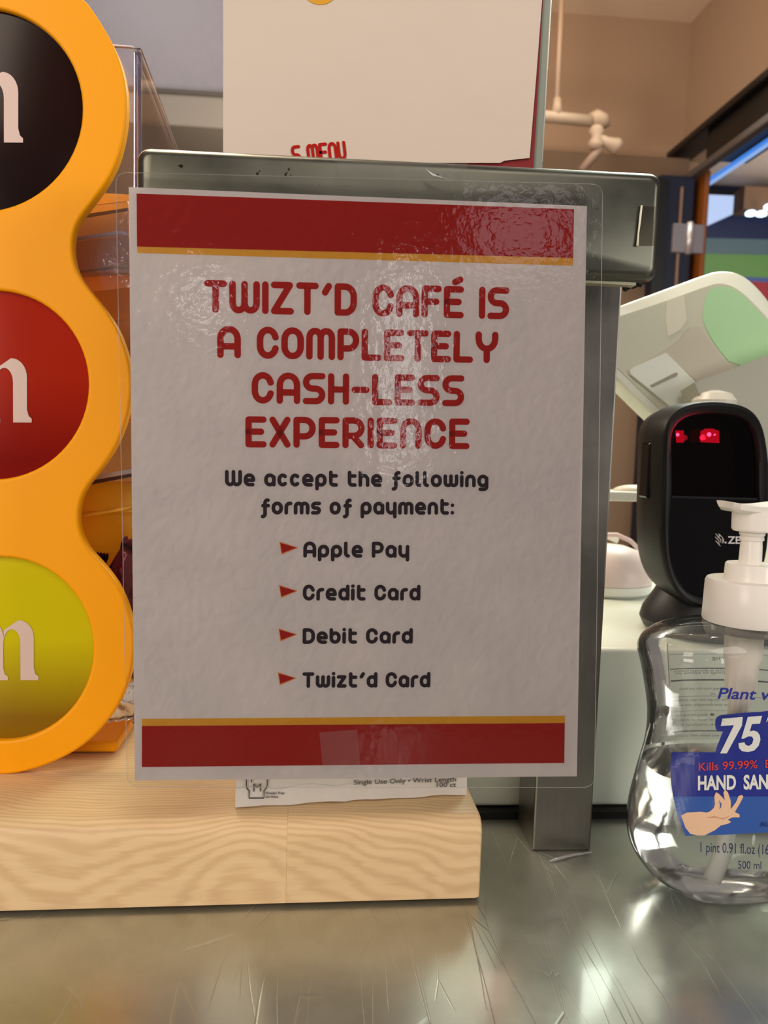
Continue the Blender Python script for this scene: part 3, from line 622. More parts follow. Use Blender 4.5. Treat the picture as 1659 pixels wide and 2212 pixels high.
for (c, r, nm), (mx0, st, y0, y1) in zip(discs, ((6, 31, 152, 305.5), (26, 30, 773, 912.5), (42, 29, 1341, 1471))):
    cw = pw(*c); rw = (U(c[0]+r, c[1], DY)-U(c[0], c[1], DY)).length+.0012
    bm = bmesh.new(); rings = []
    for k in range(9):
        t = k/8; rr = rw*t; rings.append([bm.verts.new((cw[0]+rr*math.cos(2*PI*j/64), DY+.0032-.0016*(1-t*t), cw[1]+rr*math.sin(2*PI*j/64))) for j in range(64)] if k else [bm.verts.new((cw[0], DY+.0016, cw[1]))])
    for j in range(64): bm.faces.new((rings[0][0], rings[1][j], rings[1][(j+1) % 64]))
    for A, B in zip(rings[1:], rings[2:]):
        for j in range(64): bm.faces.new((A[j], B[j], B[(j+1) % 64], A[(j+1) % 64]))
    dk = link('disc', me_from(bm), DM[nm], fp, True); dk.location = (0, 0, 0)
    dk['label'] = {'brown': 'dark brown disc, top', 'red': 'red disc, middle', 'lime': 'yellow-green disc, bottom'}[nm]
    # serif m: right stem at [mx0, mx0+st], pitch between stems
    H = y1-y0; pch = st*2.27; cnt = pch-st; q = []
    def stem(xr, first=False):   # outline pieces
        return xr
    X2 = mx0+st; x = lambda v: X2-v
    ao, ai = cnt*.5+st, cnt*.5
    outl = []
    # right foot
    outl += [(X2+st*.33, y1), (X2+st*.33, y1-H*.06), (X2+st*.12, y1-H*.10), (X2, y1-H*.2)]
    def arch_out(xr, w, top): # from right side up over to left
        return [(xr-w+w*math.cos(a), top+H*.30-H*.30*math.sin(a)) for a in [PI/2*k/8 for k in range(0, 9)]]
    outl += arch_out(X2, st*1.15, y0)
    # dip between arches
    xm_ = X2-pch
    outl += [(xm_+st*.05, y0+H*.16)]
    outl += arch_out(xm_, st*1.15, y0)
    xl = xm_-pch
    outl += [(xl, y0+H*.12), (xl, y0), (xl-st*1.35, y0+H*.04), (xl-st*1.35, y0+H*.10), (xl-st, y0+H*.14), (xl-st, y1-H*.1), (xl-st*1.3, y1-H*.06), (xl-st*1.3, y1), (xl+st*.3, y1), (xl+st*.3, y1-H*.06), (xl, y1-H*.12)]
    def inner(xL, xR): # counter from left bottom up over to right bottom
        w = (xR-xL)/2; return [(xL, y0+H*.42)]+[(xL+w-w*math.cos(a), y0+H*.38-H*.23*math.sin(a)) for a in [PI*k/10 for k in range(11)]]+[(xR, y0+H*.42)]
    outl += inner(xl, xm_-st)+[(xm_-st, y1), (xm_+st*.33, y1), (xm_+st*.33, y1-H*.06), (xm_+st*.1, y1-H*.10), (xm_, y1-H*.2)]
    outl += inner(xm_, X2-st)+[(X2-st, y1)]
    me = curve_mesh([[pw(*p) for p in outl]])
    def onto(co):
        d2 = ((co.x-cw[0])**2+(co.y-cw[1])**2)/rw**2; return V((co.x, DY+.0032-.0016*(1-d2)-.00035, co.y))
    bmx = bmesh.new(); bmx.from_mesh(me); bmesh.ops.triangulate(bmx, faces=bmx.faces); bmesh.ops.subdivide_edges(bmx, edges=[e for e in bmx.edges if e.calc_length() > .006], cuts=3); bmx.to_mesh(me); bmx.free()
    remap(me, onto); lt = link('letter_m', me, mw, dk); lt.location = (0, 0, 0)
# clear body behind
CY0, CY1 = DY+.022, .583
def side(px, py, y=CY0): return U(px, py, y)
cx_r = U(296, 300, CY0).x; czt = U(292, 103, CY0).z
zbd = TH+.001
def sheet(name, pts, m, th=V((.0016, 0, 0))):
    P = [V(p) for p in pts]; return loft(name, [P, [p+th for p in P]], m, dsp, smooth=False)
ts = hit(378, 315, (cx_r, 0, 0), V((1, 0, 0)))
slope = (ts.z-czt)/(ts.y-CY0)
sheet('side_wall', [(cx_r, CY0, zbd+.02), (cx_r, CY0, czt), (cx_r, CY0+.004, czt+.001), (cx_r, CY1, czt+slope*(CY1-CY0)), (cx_r, CY1, zbd+.02)], M['acryl'])
sheet('side_wall', [(cx_r-.25, CY0, zbd+.02), (cx_r-.25, CY0, czt), (cx_r-.25, CY1, czt+slope*(CY1-CY0)), (cx_r-.25, CY1, zbd+.02)], M['acryl'])
sheet('front_window', [(cx_r-.248, CY0, U(290, 590, CY0).z), (cx_r, CY0, U(290, 590, CY0).z), (cx_r, CY0, czt), (cx_r-.248, CY0, czt-.001)], M['acryl'], V((0, .0016, 0)))
edge = mat('polished_edge', (228, 222, 238), .15, coat=.5)
tube('polished_rim', [V((cx_r-.25, CY0, czt)), V((cx_r-.003, CY0, czt+.0004)), V((cx_r, CY0+.003, czt)), V((cx_r+.0008, ts.y, ts.z)), V((cx_r+.0008, CY1, czt+slope*(CY1-CY0)))], .00045, edge, dsp, 8)
lav = clear_mat('lavender_edge', (.72, .70, .84, 1), .08, gl=2, haze=.15, hazecol=(190, 185, 220))
box('corner_bead', (cx_r-.0016, CY0-.001, zbd+.02), (cx_r+.0022, CY0+.0035, czt-.002), lav, dsp, bevel=.0008)
# bins, one per tier: orange scoop with clear lid
def bin_(zt, zb, y0, y1, nm='bin', lid=True):
    xl, xr = cx_r-.244, cx_r-.004
    rings = []
    for z, o in ((zb, .010), (zb+.004, .006), (zt-.004, .001), (zt, 0)):
        rings.append([V((xl+o, y0+o, z)), V((xr-o, y0+o, z)), V((xr-o, y1-o, z)), V((xl+o, y1-o, z))])
    for z, o in ((zt, .0025), (zb+.006, .011)): rings.append([V((xl+o, y0+o, z)), V((xr-o, y0+o, z)), V((xr-o, y1-o, z)), V((xl+o, y1-o, z))])
    b = loft('bin', rings, M['orange'], dsp, smooth=False)
    return b
zA = U(270, 425, .50).z; zBt = U(250, 1040, .475).z; 
# upper tier
bin_(U(260, 600, CY0+.022).z+.004, U(260, 905, CY0+.022).z, CY0+.022, CY1-.006)
bin_(zA-.004, zA-.020, CY0+.03, CY1-.006)
def lidq(name, px, m, y=.474, th=.0015): return poly(name, px, y-.470+CY0, m, dsp, th)
lidq('clear_lid', [(120, 452), (276, 434), (284, 620), (120, 640)], M['acryl2'])
lidq('clear_lid', [(120, 700), (290, 690), (290, 1016), (150, 1042), (120, 1046)], M['acryl2'], .476)
lidq('lid_edge', [(120, 518), (262, 498), (274, 503), (274, 509), (262, 505), (120, 525)], edge, .4735, .001)
lidq('lid_edge', [(120, 472), (276, 449), (276, 455), (120, 480)], mat('lid_brown_line', (110, 84, 74), .3), .4738, .001)  # plain brown line across the lid
lidq('lid_edge', [(120, 590), (280, 572), (280, 576), (120, 595)], mat('lid_thin_line', (150, 110, 70), .3), .4738, .001)
lidq('lid_edge', [(150, 1035), (290, 1012), (290, 1021), (150, 1046)], mat('lid_silver', (220, 214, 214), .2, metal=.4), .472, .0012)
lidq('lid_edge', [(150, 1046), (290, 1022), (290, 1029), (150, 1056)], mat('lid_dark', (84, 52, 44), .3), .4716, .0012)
lidq('inner_panel', [(120, 640), (292, 620), (292, 900), (120, 900)], glow_plastic(mat('amber_panel', (252, 176, 84), .3, coat=.4), (255, 220, 160), .35), .488, .002)
lidq('inner_panel', [(120, 470), (276, 456), (276, 520), (120, 530)], glow_plastic(mat('amber_panel_top', (246, 190, 120), .35), (255, 225, 180), .35), .49, .002)
lidq('inner_panel', [(120, 527), (276, 508), (290, 572), (290, 592), (120, 600)], glow_plastic(mat('tan_card', (214, 166, 112), .4), (240, 180, 120), .4), .486, .002)
# lower tier scoop
Zs = U(200, 1048, .48).z
rings = []
for (pyT, y, o) in ((1050, .478, 0), (1112, .474, .0), (1120, .478, .0), (1200, .482, 0), (1300, .50, 0)):
    y += CY0-.470
    z = U(220, pyT, y).z; rings.append([V((cx_r-.24, y, z)), V((cx_r-.001, y, z+.0022)), V((cx_r-.001, y+.02, z+.0022)), V((cx_r-.24, y+.02, z))])
loft('scoop', rings, glow_plastic(mat('yellow_scoop', (255, 196, 40), .3, coat=.2), (255, 226, 130), .45), dsp, smooth=False)
tube('scoop_lip', [U(120, 1128, CY0+.004), U(178, 1114, CY0+.003), U(230, 1106, CY0+.003), U(292, 1094, CY0+.003)], .0011, mat('lip_yellow', (252, 184, 50), .3), dsp, 8)
box('base', (cx_r-.26, CY0+.006, zbd), (cx_r-.012, CY1, zbd+.007), M['yellow'], dsp, bevel=.002)
box('back_plate', (cx_r-.25, CY1-.004, zbd+.012), (cx_r, CY1, zbd+.27), clear_mat('amber_back', (1, .86, .62, 1), .2, gl=.6, haze=.15, hazecol=(230, 160, 80)), dsp)
# wrapped sweets
def pouch(name, label, cat, c, sx, sz, m, rot=0, seed=1, fin=True, group='wrapped sweets in the dispenser'):
    rr = random.Random(seed); bm = bmesh.new(); nu, nv = 22, 16; gv = []
    for s in (-1, 1):
        g = []
        for i in range(nu+1):
            row = []
            for j in range(nv+1):
                u, v = i/nu*2-1, j/nv*2-1
                puff = (1-u**4)*(1-abs(v)**3)*.34*sx
                if fin and abs(v) > .86: puff = 0
                x = u*sx*(1-.10*(1-abs(v))*0-.12*abs(v)**2*(1 if abs(v) < .87 else 0)); z = v*sz
                if fin and j in (0, nv): z += (.035*sz if i % 2 else -.02*sz)*(1 if j else -1)
                y = s*(puff*(1+.22*math.sin(u*7+v*5+seed)+.15*rr.uniform(-1, 1)))
                ca, sa = math.cos(rot), math.sin(rot)
                row.append(bm.verts.new((c[0]+x*ca-z*sa, c[1]+y, c[2]+x*sa+z*ca)))
            g.append(row)
        for i in range(nu):
            for j in range(nv): bm.faces.new((g[i][j], g[i+1][j], g[i+1][j+1], g[i][j+1]))
        gv.append(g)
    bmesh.ops.remove_doubles(bm, verts=bm.verts, dist=.00005)
    o = link(name, me_from(bm), m, None, True); return tag(o, label, cat, group)
maroon = mat('maroon_foil', (92, 16, 30), .25, metal=.35, bump=(90, .6, .003)); silver = mat('silver_foil', (226, 220, 222), .14, metal=.95, bump=(55, .8, .004))
c = U(246, 1285, CY0); pouch('candy_wrapper', 'crinkled maroon candy wrapper upright beside the notice edge', 'candy', (c.x+.008, c.y, c.z), .017, .030, maroon, -.45, 3)
c = U(196, 1232, CY0+.002); pouch('candy_wrapper', 'small serrated tip of dark maroon wrapper poking above the lime disc ring', 'candy', (c.x-.002, c.y, c.z-.009), .010, .020, mat('dark_maroon', (48, 8, 14), .3, metal=.3), -.12, 5)
c = U(262, 1400, CY0+.005); pouch('candy_wrapper', 'orange candy wrapper below the maroon one, right of the lime disc', 'candy', (c.x, c.y, c.z-.002), .018, .014, mat('orange_foil', (214, 96, 50), .25, metal=.3, bump=(80, .5, .002)), .1, 9)
c = U(258, 1505, CY0+.005); pouch('foil_bag', 'shiny silver foil bag lying at the foot of the candy dispenser', 'candy', (c.x-.008, c.y, c.z), .030, .0155, silver, .12, 11)

# ------------------------------------------------------------------ barcode scanner
SY = .486
sn_ = thing('barcode_scanner', 'black arched desktop barcode scanner with red lights behind the sanitizer pump', 'scanner', G(1520, 1362, dz1))
of = [(1434, 960), (1437, 925), (1447, 900), (1470, 879), (1500, 869), (1535, 865), (1575, 867), (1610, 874), (1635, 890), (1652, 918), (1661, 960), (1667, 1010), (1668, 1070), (1666, 1150), (1658, 1215), (1638, 1268), (1600, 1305), (1550, 1318), (1495, 1314), (1458, 1280), (1436, 1226), (1430, 1150), (1430, 1050)]
of = smooth_loop(of, 2)
def sc_ring(y, ins=0, dx=0, dz=0, k=1):
    P = [U(a, b, SY) for a, b in of]; cc = sum(P, V())/len(P)
    out = []
    for p in P:
        d = p-cc; L = d.length; d *= (L-ins)/L*k; out.append(V((cc.x+d.x+dx, y, cc.z+d.z+dz)))
    return out
shell = mat('scanner_shell', (11, 10, 10), .45, spec=.25, bump=(500, .1, .0002))
loft('housing', [sc_ring(SY+.006, .0085), sc_ring(SY+.0022, .0075), sc_ring(SY+.0006, .0055), sc_ring(SY+.0002, .0030), sc_ring(SY+.002, .0008), sc_ring(SY+.006, 0), sc_ring(SY+.030, 0), sc_ring(SY+.048, .003), sc_ring(SY+.062, .012), sc_ring(SY+.068, .025)], shell, sn_, caps=(False, True))
inn = sc_ring(SY+.006, .0080)
ic = sum(inn, V())/len(inn)
zsplit = U(1520, 1078, SY).z
win = [p for p in inn]
# glossy lens cavity (upper) and glossy front (lower)
o = loft('window', [[p+V((0, .012, 0)) for p in inn], [p+V((0, .014, 0)) for p in inn]], M['gloss'], sn_, smooth=False)
def clipz(P, z, keep_low):
    out = []
    for i in range(len(P)):
        a, b = P[i], P[(i+1) % len(P)]
        ia = (a.z <= z) == keep_low; ib = (b.z <= z) == keep_low
        if ia: out.append(a)
        if ia != ib: out.append(a.lerp(b, (z-a.z)/(b.z-a.z)))
    return out
low = clipz(inn, zsplit, True)
fr = [V((p.x, SY+.003, p.z)) for p in low]
loft('lower_cover', [fr, [p+V((0, .010, 0)) for p in fr]], M['gloss'], sn_, smooth=False)
box('ledge', (min(p.x for p in low)+.0005, SY+.0036, zsplit-.0006), (max(p.x for p in low)-.001, SY+.014, zsplit+.0014), mat('ledge_gloss', (20, 20, 26), .08, coat=.6), sn_, bevel=.0005)
pane = [V((p.x, SY+.0050, p.z)) for p in clipz(inn, zsplit, False)]
loft('lens_pane', [pane, [p+V((0, .0006, 0)) for p in pane]], clear_mat('dark_lens', (.6, .5, .5, 1),   .03, gl=.3), sn_, smooth=False)
redg = mat('red_glow', (60, 0, 4), .3, emis=(235, 2, 44), es=1.1); redh = mat('red_led_core', (255, 60, 90), .3, emis=(255, 70, 120), es=9); redd = mat('dim_red', (40, 0, 2), .3, emis=(120, 0, 14), es=.12)
YL = SY+.0105
def spr(name, pts, m, y=YL, th=.0006): return poly(name, pts, y, m, sn_, th)
spr('led_window', [(1459, 930), (1477, 930), (1477, 956), (1462, 956)], redg); spr('led_window', [(1514, 932), (1524, 926), (1540, 926), (1553, 931), (1554, 957), (1514, 955)], redg)
for px, py, r in ((1464, 939, .0011), (1532, 938.5, .0014), (1544, 939, .0006)):
    p = U(px, py, YL-.001); bm = bmesh.new(); bmesh.ops.create_icosphere(bm, subdivisions=2, radius=r)
    for v in bm.verts: v.co = V((v.co.x, v.co.y*.5, v.co.z))+p
    link('led', me_from(bm), redh, sn_, True)
lp = bpy.data.lights.new('scanner_red_light', 'POINT'); lp.color = (1, .02, .08); lp.energy = .010; lp.shadow_soft_size = .002
lo = bpy.data.objects.new('scanner_red_light', lp); C.objects.link(lo); lo.location = U(1528, 945, SY+.002); lo.parent = sn_; lo.location -= sn_.location
# side button and grip line on the left flank
pbx = U(1392, 975, SY+.03)
box('side_button', (pbx.x-.0008, SY+.020, U(1380, 1075, SY+.03).z), (pbx.x+.004, SY+.034, U(1380, 955, SY+.03).z), M['gloss'], sn_, bevel=.0015)
# logo and name on the front
lg = mat('pale_print', (196, 192, 190), .5); lpz = lambda x, y: U(x, y, SY+.0026)
text_px('brand_lettering', 'ZEBRA', 1572, 1644, 1174, 1175, 1158.5, lpz, lg, sn_, off=.02)
for pts in ([(1546, 1153), (1557, 1166), (1557, 1172)], [(1545, 1160), (1553, 1168), (1553, 1177)], [(1546, 1168), (1556, 1180)], [(1552, 1153), (1561, 1162), (1561, 1174)], [(1556, 1155), (1550, 1162)], [(1563, 1164), (1563, 1172)]):
    tube('logo_stripe', [lpz(x, y) for x, y in pts], .00028, lg, sn_, 5)
p = lpz(1567, 1172); lathe('logo_dot', (p.x, p.y), [(.0004, p.z-.0006), (.0008, p.z), (.0004, p.z+.0006)], lg, sn_, 10)
# foot
bc = G(1520, 1345, dz1); fz = [(.0500, dz1+.0002), (.0550, dz1+.003), (.0578, dz1+.009), (.0560, dz1+.016), (.0490, dz1+.027), (.044, dz1+.036), (.030, dz1+.042)]
lathe('foot', (bc.x-.001, SY+.034), fz, mat('scanner_foot', (20, 21, 23), .45), sn_, 48, .80)

# ------------------------------------------------------------------ payment terminal behind the scanner
TY = .63
tm = thing('payment_terminal', 'white tilted payment terminal with glossy face behind the black scanner', 'terminal', G(1500, 1250, dz1))
op = smooth_loop([(1230, 700), (1345, 657), (1440, 622), (1535, 587), (1562, 583), (1590, 586), (1615, 598), (1640, 621), (1662, 648), (1700, 700), (1790, 850), (1800, 900), (1760, 960), (1600, 1010), (1500, 978), (1411, 894), (1338, 823), (1240, 728)], 1)
tilt = .55
def tpt(x, y, d=0):   # slab plane leaning back
    n = V((.12, -1, .30)).normalized(); return hit(x, y, U(1500, 850, TY)+n*d, n)
P0 = [tpt(*q_) for q_ in op]; cc = sum(P0, V())/len(P0); tn = V((.12, -1, .30)).normalized()
def ins(P, k): return [p+(cc-p).normalized()*k for p in P]
loft('housing', [[p+tn*0 for p in ins(P0, .0022)], [p-tn*.0012 for p in ins(P0, .0008)], [p-tn*.003 for p in P0], [p-tn*.016 for p in P0], [p-tn*.019 for p in ins(P0, .004)]], mat('terminal_white', (222, 224, 208), .25, coat=.3), tm, ang=50)
ip = smooth_loop([(1250, 712), (1348, 680), (1440, 650), (1538, 614), (1560, 612), (1582, 618), (1606, 634), (1632, 659), (1662, 692), (1720, 770), (1770, 870), (1700, 960), (1600, 985), (1505, 955), (1420, 880), (1340, 800), (1262, 728)], 1)
def tp_(name, pts, d, m, th=.0008, parent=None):
    P = [tpt(a, b, d) for a, b in pts]; return loft(name, [P, [p-tn*th for p in P]], m, parent or tm, smooth=False)
tp_('glossy_face', ip, .0006, mat('glossy_face', (192, 192, 172), .10, coat=.6), .0012)
tp_('face_rim', ip, .0003, mat('rim_grey', (150, 150, 134), .4), .0006)  # grey sheet set just below the glossy face
sp_ = tp_('printer_reflection', [(1361, 800), (1368, 793), (1439, 762), (1470, 792), (1502, 823), (1500, 859), (1480, 905), (1444, 874), (1400, 838), (1363, 808)], .0030, mat('printer_reflection_white', (214, 218, 206), .25), .0028)  # reflection of a receipt printer, modelled as a pale raised plate
o = tp_('reflected_slot', [(1405, 832), (1408, 837), (1463, 812), (1464, 805), (1458, 805)], .0034, mat('reflected_slot_grey', (140, 136, 124), .5), .0006, sp_); o.location = (0, 0, 0)  # slot of the reflected printer, put in as a grey piece
tp_('reflection_band', [(1375, 790), (1440, 755), (1470, 735), (1490, 708), (1510, 705), (1580, 800), (1508, 826), (1440, 764), (1366, 797)], .0020, mat('reflection_band_white', (186, 180, 164), .22), .0016)  # darker band of the printer's reflection, modelled in relief
tp_('pale_panel', [(1440, 650), (1478, 638), (1484, 690), (1470, 712), (1443, 727), (1438, 690)], .0012, mat('pale_panel', (206, 204, 184), .2), .0008)
tp_('green_reflection', smooth_loop([(1530, 625), (1556, 617), (1584, 622), (1610, 642), (1640, 672), (1668, 705), (1720, 780), (1700, 800), (1584, 792), (1545, 745), (1520, 700), (1518, 670)], 1), .0012, mat('green_reflection', (168, 208, 160), .12, coat=.5), .0008)  # green reflection on the face, put in as a coloured sheet
ap = [(1500, 826), (1578, 798), (1659, 767), (1760, 730), (1800, 900), (1700, 1010), (1600, 1010), (1530, 900)]
tp_('support_arm', ap, .030, mat('arm_grey', (160, 160, 146), .4), .020)
a = U(1542, 876, .60); lathe('pivot_knob', (a.x, a.y), [(.012, a.z-.010), (.0165, a.z-.006), (.017, a.z+.004), (.013, a.z+.0095), (.004, a.z+.012)], mat('knob_white', (206, 202, 188), .35), tm, 28)
sb_ = G(1530, 1235, dz1)
box('stand_column', (sb_.x-.02, .640, dz1), (sb_.x+.045, .660, U(1530, 960, .64).z), M['white'], tm, bevel=.004)
box('stand_base', (sb_.x-.035, .60, dz1), (sb_.x+.07, .70, dz1+.008), M['white'], tm, bevel=.003)
t0, t1 = U(1300, 1068, .63), U(1380, 1082, .63)
box('side_shelf', (t0.x-.004, .62, U(1340, 1083, .62).z), (sb_.x+.03, .655, U(1340, 1062, .62).z), mat('shelf_white', (206, 204, 190), .4), tm, bevel=.0015)
bm = bmesh.new(); c0 = U(1385, 1064, .625); bmesh.ops.create_uvsphere(bm, u_segments=24, v_segments=12, radius=1)
for v in bm.verts: v.co = V((c0.x+v.co.x*.020, .637+v.co.y*.012, c0.z+max(v.co.z, -.1)*.006))
link('shelf_cover', me_from(bm), mat('cover_white', (214, 208, 190), .4), tm, True)

# ------------------------------------------------------------------ white reader puck with cable
pc = G(1322, 1286, dz1); pk = thing('card_reader', 'round white card reader with pale cable between the post and scanner', 'card reader', pc)
rz = lambda y: U(1322, y, pc.y).z
lathe('dome', (pc.x, pc.y+.02), [(.0405, dz1+.010), (.0410, dz1+.014), (.0395, dz1+.022), (.0350, dz1+.031), (.028, dz1+.038), (.016, dz1+.042), (.004, dz1+.0432)], mat('pale_dome', (226, 208, 204), .4), pk, 48)
lathe('rim', (pc.x, pc.y+.02), [(.037, dz1+.0003), (.0405, dz1+.003), (.0412, dz1+.0098)], M['white'], pk, 48)
cbm = mat('cable_pale', (214, 190, 186), .5)
tube('cable', [V((pc.x-.03, pc.y+.030, dz1+.043)), V((pc.x-.008, pc.y+.028, dz1+.050)), V((pc.x+.012, pc.y+.027, dz1+.0505)), V((pc.x+.026, pc.y+.03, dz1+.045)), V((pc.x+.04, pc.y+.035, dz1+.034))], .0021, cbm, pk, 10)
tube('cable', [V((pc.x-.018, pc.y+.05, dz1+.068)), V((pc.x-.004, pc.y+.048, dz1+.058)), V((pc.x+.008, pc.y+.045, dz1+.048)), V((pc.x+.02, pc.y+.045, dz1+.043))], .0026, mat('cable_white', (226, 228, 214), .5), pk, 10)

# ------------------------------------------------------------------ sanitizer bottle
BX, BYc = U(1616, 1300, .388).x, .388
def zp(py): return U(1616, py, BYc).z
sil = [(1343, 76), (1346, 120), (1352, 165), (1364, 200), (1382, 226), (1400, 240), (1413, 243), (1424, 240), (1450, 234), (1480, 229), (1520, 223), (1560, 219), (1600, 220), (1640, 226), (1675, 236), (1713, 246), (1756, 257), (1794, 264), (1832, 266), (1862, 262), (1890, 252), (1914, 234), (1934, 206), (1947, 182)]
pxm = (U(1616, 1700, BYc)-U(1516, 1700, BYc)).length/100
z_last = zp(1934)
def pix(p):
    d = p-EYE; return IW/2+FP*d.dot(rt)/d.dot(fw)
def solve(y, w_):
    lo, hi = .3*w_*pxm, 1.2*w_*pxm; z = zp(y)
    for _ in range(18):
        h = (lo+hi)/2; d = h if h < .018 else .018+(h-.018)*.42
        m_ = min(pix(V((BX-h*abs(math.cos(a))**.77, BYc+d*math.copysign(abs(math.sin(a))**.77, math.sin(a)), z))) for a in [PI*(k/20-.5)*.98 for k in range(21)])
        if m_ < 1616-w_: hi = h
        else: lo = h
    return h
prof = [(zp(y), solve(y, w_)) for y, w_ in sil]
zmin = prof[-1][0]; zmax = prof[0][0]
prof = [(.0008+(z-zmin)*(zmax-.0008)/(zmax-zmin), w_) for z, w_ in prof]
prof.append((.0008, prof[-1][1]*.93))
prof.reverse()
prof = sorted(prof)
def lerp_p(z):
    for (z0, w0), (z1, w1) in zip(prof, prof[1:]):
        if z <= z1: t = 0 if z1 == z0 else max(0, (z-z0)/(z1-z0)); return w0+(w1-w0)*t
    return prof[-1][1]
def half(z):
    if z < .004: return lerp_p(z)
    k = .0045 if .012 < z < zmax-.012 else .0015
    return sum(lerp_p(min(zmax, max(.0008, z+k*t/4)))*(5-abs(t)) for t in range(-4, 5))/25
RND = .018
def depth(hw, z): 
    zn = (zmax-z)/zmax
    return hw if hw < RND else RND+(hw-RND)*.42
pz = zp(1700)
def front(x, z, shrink=0):
    """y of the front surface at x,z with the shallow oval recess"""
    hw = half(z)-shrink; u = min(1, abs(x-BX)/hw); dpt = depth(half(z), z)-shrink
    y = BYc-dpt*(1-u**2.6)**(1/2.6)
    ex = ((x-BX)/(190*pxm))**2+((z-pz)/(.062))**2
    t = min(1, max(0, (1.0-ex)/.22)); t = t*t*(3-2*t)
    return y+.0022*t
def body_rings(z0, z1, n, shrink, N=160):
    R = []
    for i in range(n+1):
        z = z0+(z1-z0)*i/n; hw = half(z)-shrink; d = depth(half(z), z)-shrink; r = []
        for k in range(N):
            a = 2*PI*k/N; ca, sa = math.cos(a), math.sin(a); e = 2/2.6
            x = BX+hw*math.copysign(abs(ca)**e, ca)
            if sa < 0: y = front(x, z, shrink) if abs(sa) > 1e-6 else BYc
            else: y = BYc+d*abs(sa)**e
            r.append(V((x, y, z)))
        R.append(r)
    return R
sb = thing('sanitizer_bottle', 'clear hand sanitizer pump bottle with blue label on the steel counter', 'bottle', (BX, BYc, 0))
PET = clear_mat('clear_bottle_plastic', (.97, .975, .97, 1), .045, gl=1.25, haze=.05, hazecol=(225, 230, 225), bump=(30, .15, .002))
loft('bottle_body', body_rings(.0008, zmax-.0002, 110, 0), PET, sb, caps=(True, False), ang=85)
zl = U(1520, 1652, BYc).z
gel = mat('clear_gel', (250, 252, 250), .10, trans=1, ior=1.18)
loft('gel', body_rings(.0030, zl, 70, .0014), gel, sb, ang=80)
zc0, zc1, zc2, zc3 = zp(1345), zp(1252), zp(1217), zp(1140)
r_ = lambda p: p*pxm
lathe('neck', (BX, BYc), [(r_(66), zc0-.005), (r_(66), zc0+.003)], PET, sb, 48)
lathe('screw_cap', (BX, BYc), [(r_(83), zc0+.0006), (r_(85), zc0+.0016), (r_(83), zc1-.0016), (r_(80), zc1), (r_(40), zc1+.0002)], M['pumpw'], sb, 160, rib=.00022)
lathe('pump_collar', (BX, BYc), [(r_(50), zc1), (r_(49), zc1+.001), (r_(48), zc2-.0008), (r_(46), zc2), (r_(20), zc2)], M['pumpw'], sb, 48)
lathe('pump_stem', (BX-.0005, BYc), [(r_(22), zc2-.001), (r_(21), zp(1180)), (r_(20), zp(1168)), (r_(23), zp(1166)), (r_(23), zp(1160)), (r_(21), zp(1158)), (r_(24), zp(1155)), (r_(24), zp(1150)), (r_(20), zp(1147)), (r_(19), zp(1140))], M['pumpw'], sb, 40)
lathe('pump_head', (BX, BYc), [(r_(38), zp(1147)), (r_(41), zp(1143)), (r_(42), zp(1110)), (r_(42), zp(1096))], M['pumpw'], sb, 48)
# saddle-shaped thumb plate with a spout going right
bm = bmesh.new(); nx, ny = 24, 8; top_, bot_ = [], []
x0, x1 = U(1566, 1090, BYc).x, U(1800, 1090, BYc).x
for i in range(nx+1):
    x = x0+(x1-x0)*i/nx; t = i/nx; sag = .0016*math.sin(PI*min(1, t/.5)) if t < .5 else -.001*(t-.5)
    wy = .0115*(1-.45*max(0, t-.45)/.55)*(math.sin(PI*min(.5, .28+t*4)))
    a, b2 = [], []
    for j in range(ny+1):
        s = (j/ny*2-1); z = zp(1083)-sag
        a.append(bm.verts.new((x, BYc+s*wy, z-.0004*s*s))); b2.append(bm.verts.new((x, BYc+s*wy*.94, z-.0050*(1 if t < .4 else 1.1)+(.0018 if abs(s) == 1 else 0)+(.0016 if i == 0 else 0))))
    top_.append(a); bot_.append(b2)
for g in (top_, bot_):
    for i in range(nx):
        for j in range(ny): bm.faces.new((g[i][j], g[i+1][j], g[i+1][j+1], g[i][j+1]))
for i in range(nx):
    for j in (0, ny): bm.faces.new((top_[i][j], top_[i+1][j], bot_[i+1][j], bot_[i][j]))
for i in (0, nx):
    for j in range(ny): bm.faces.new((top_[i][j], top_[i][j+1], bot_[i][j+1], bot_[i][j]))
o = link('pump_spout', me_from(bm), M['pumpw'], sb, True); me_auto(o, 40)
# pump engine and dip tube inside the bottle
pin = mat('inner_pump_plastic', (236, 226, 212), .4)
bxi = U(1602, 1450, BYc).x
lathe('pump_engine', (bxi, BYc), [(r_(20), zp(1560)), (r_(20), zp(1500)), (r_(30), zp(1483)), (r_(31), zp(1428)), (r_(36), zp(1418)), (r_(36), zp(1345))], pin, sb, 24, rib=.0005)
tube('dip_tube', [V((bxi, BYc, zp(1540))), V((bxi-.002, BYc, zp(1700))), V((bxi-.007, BYc-.003, zp(1820))), V((bxi-.0135, BYc-.006, .009))], r_(17), mat('tube_plastic', (228, 228, 220), .35), sb, 16)
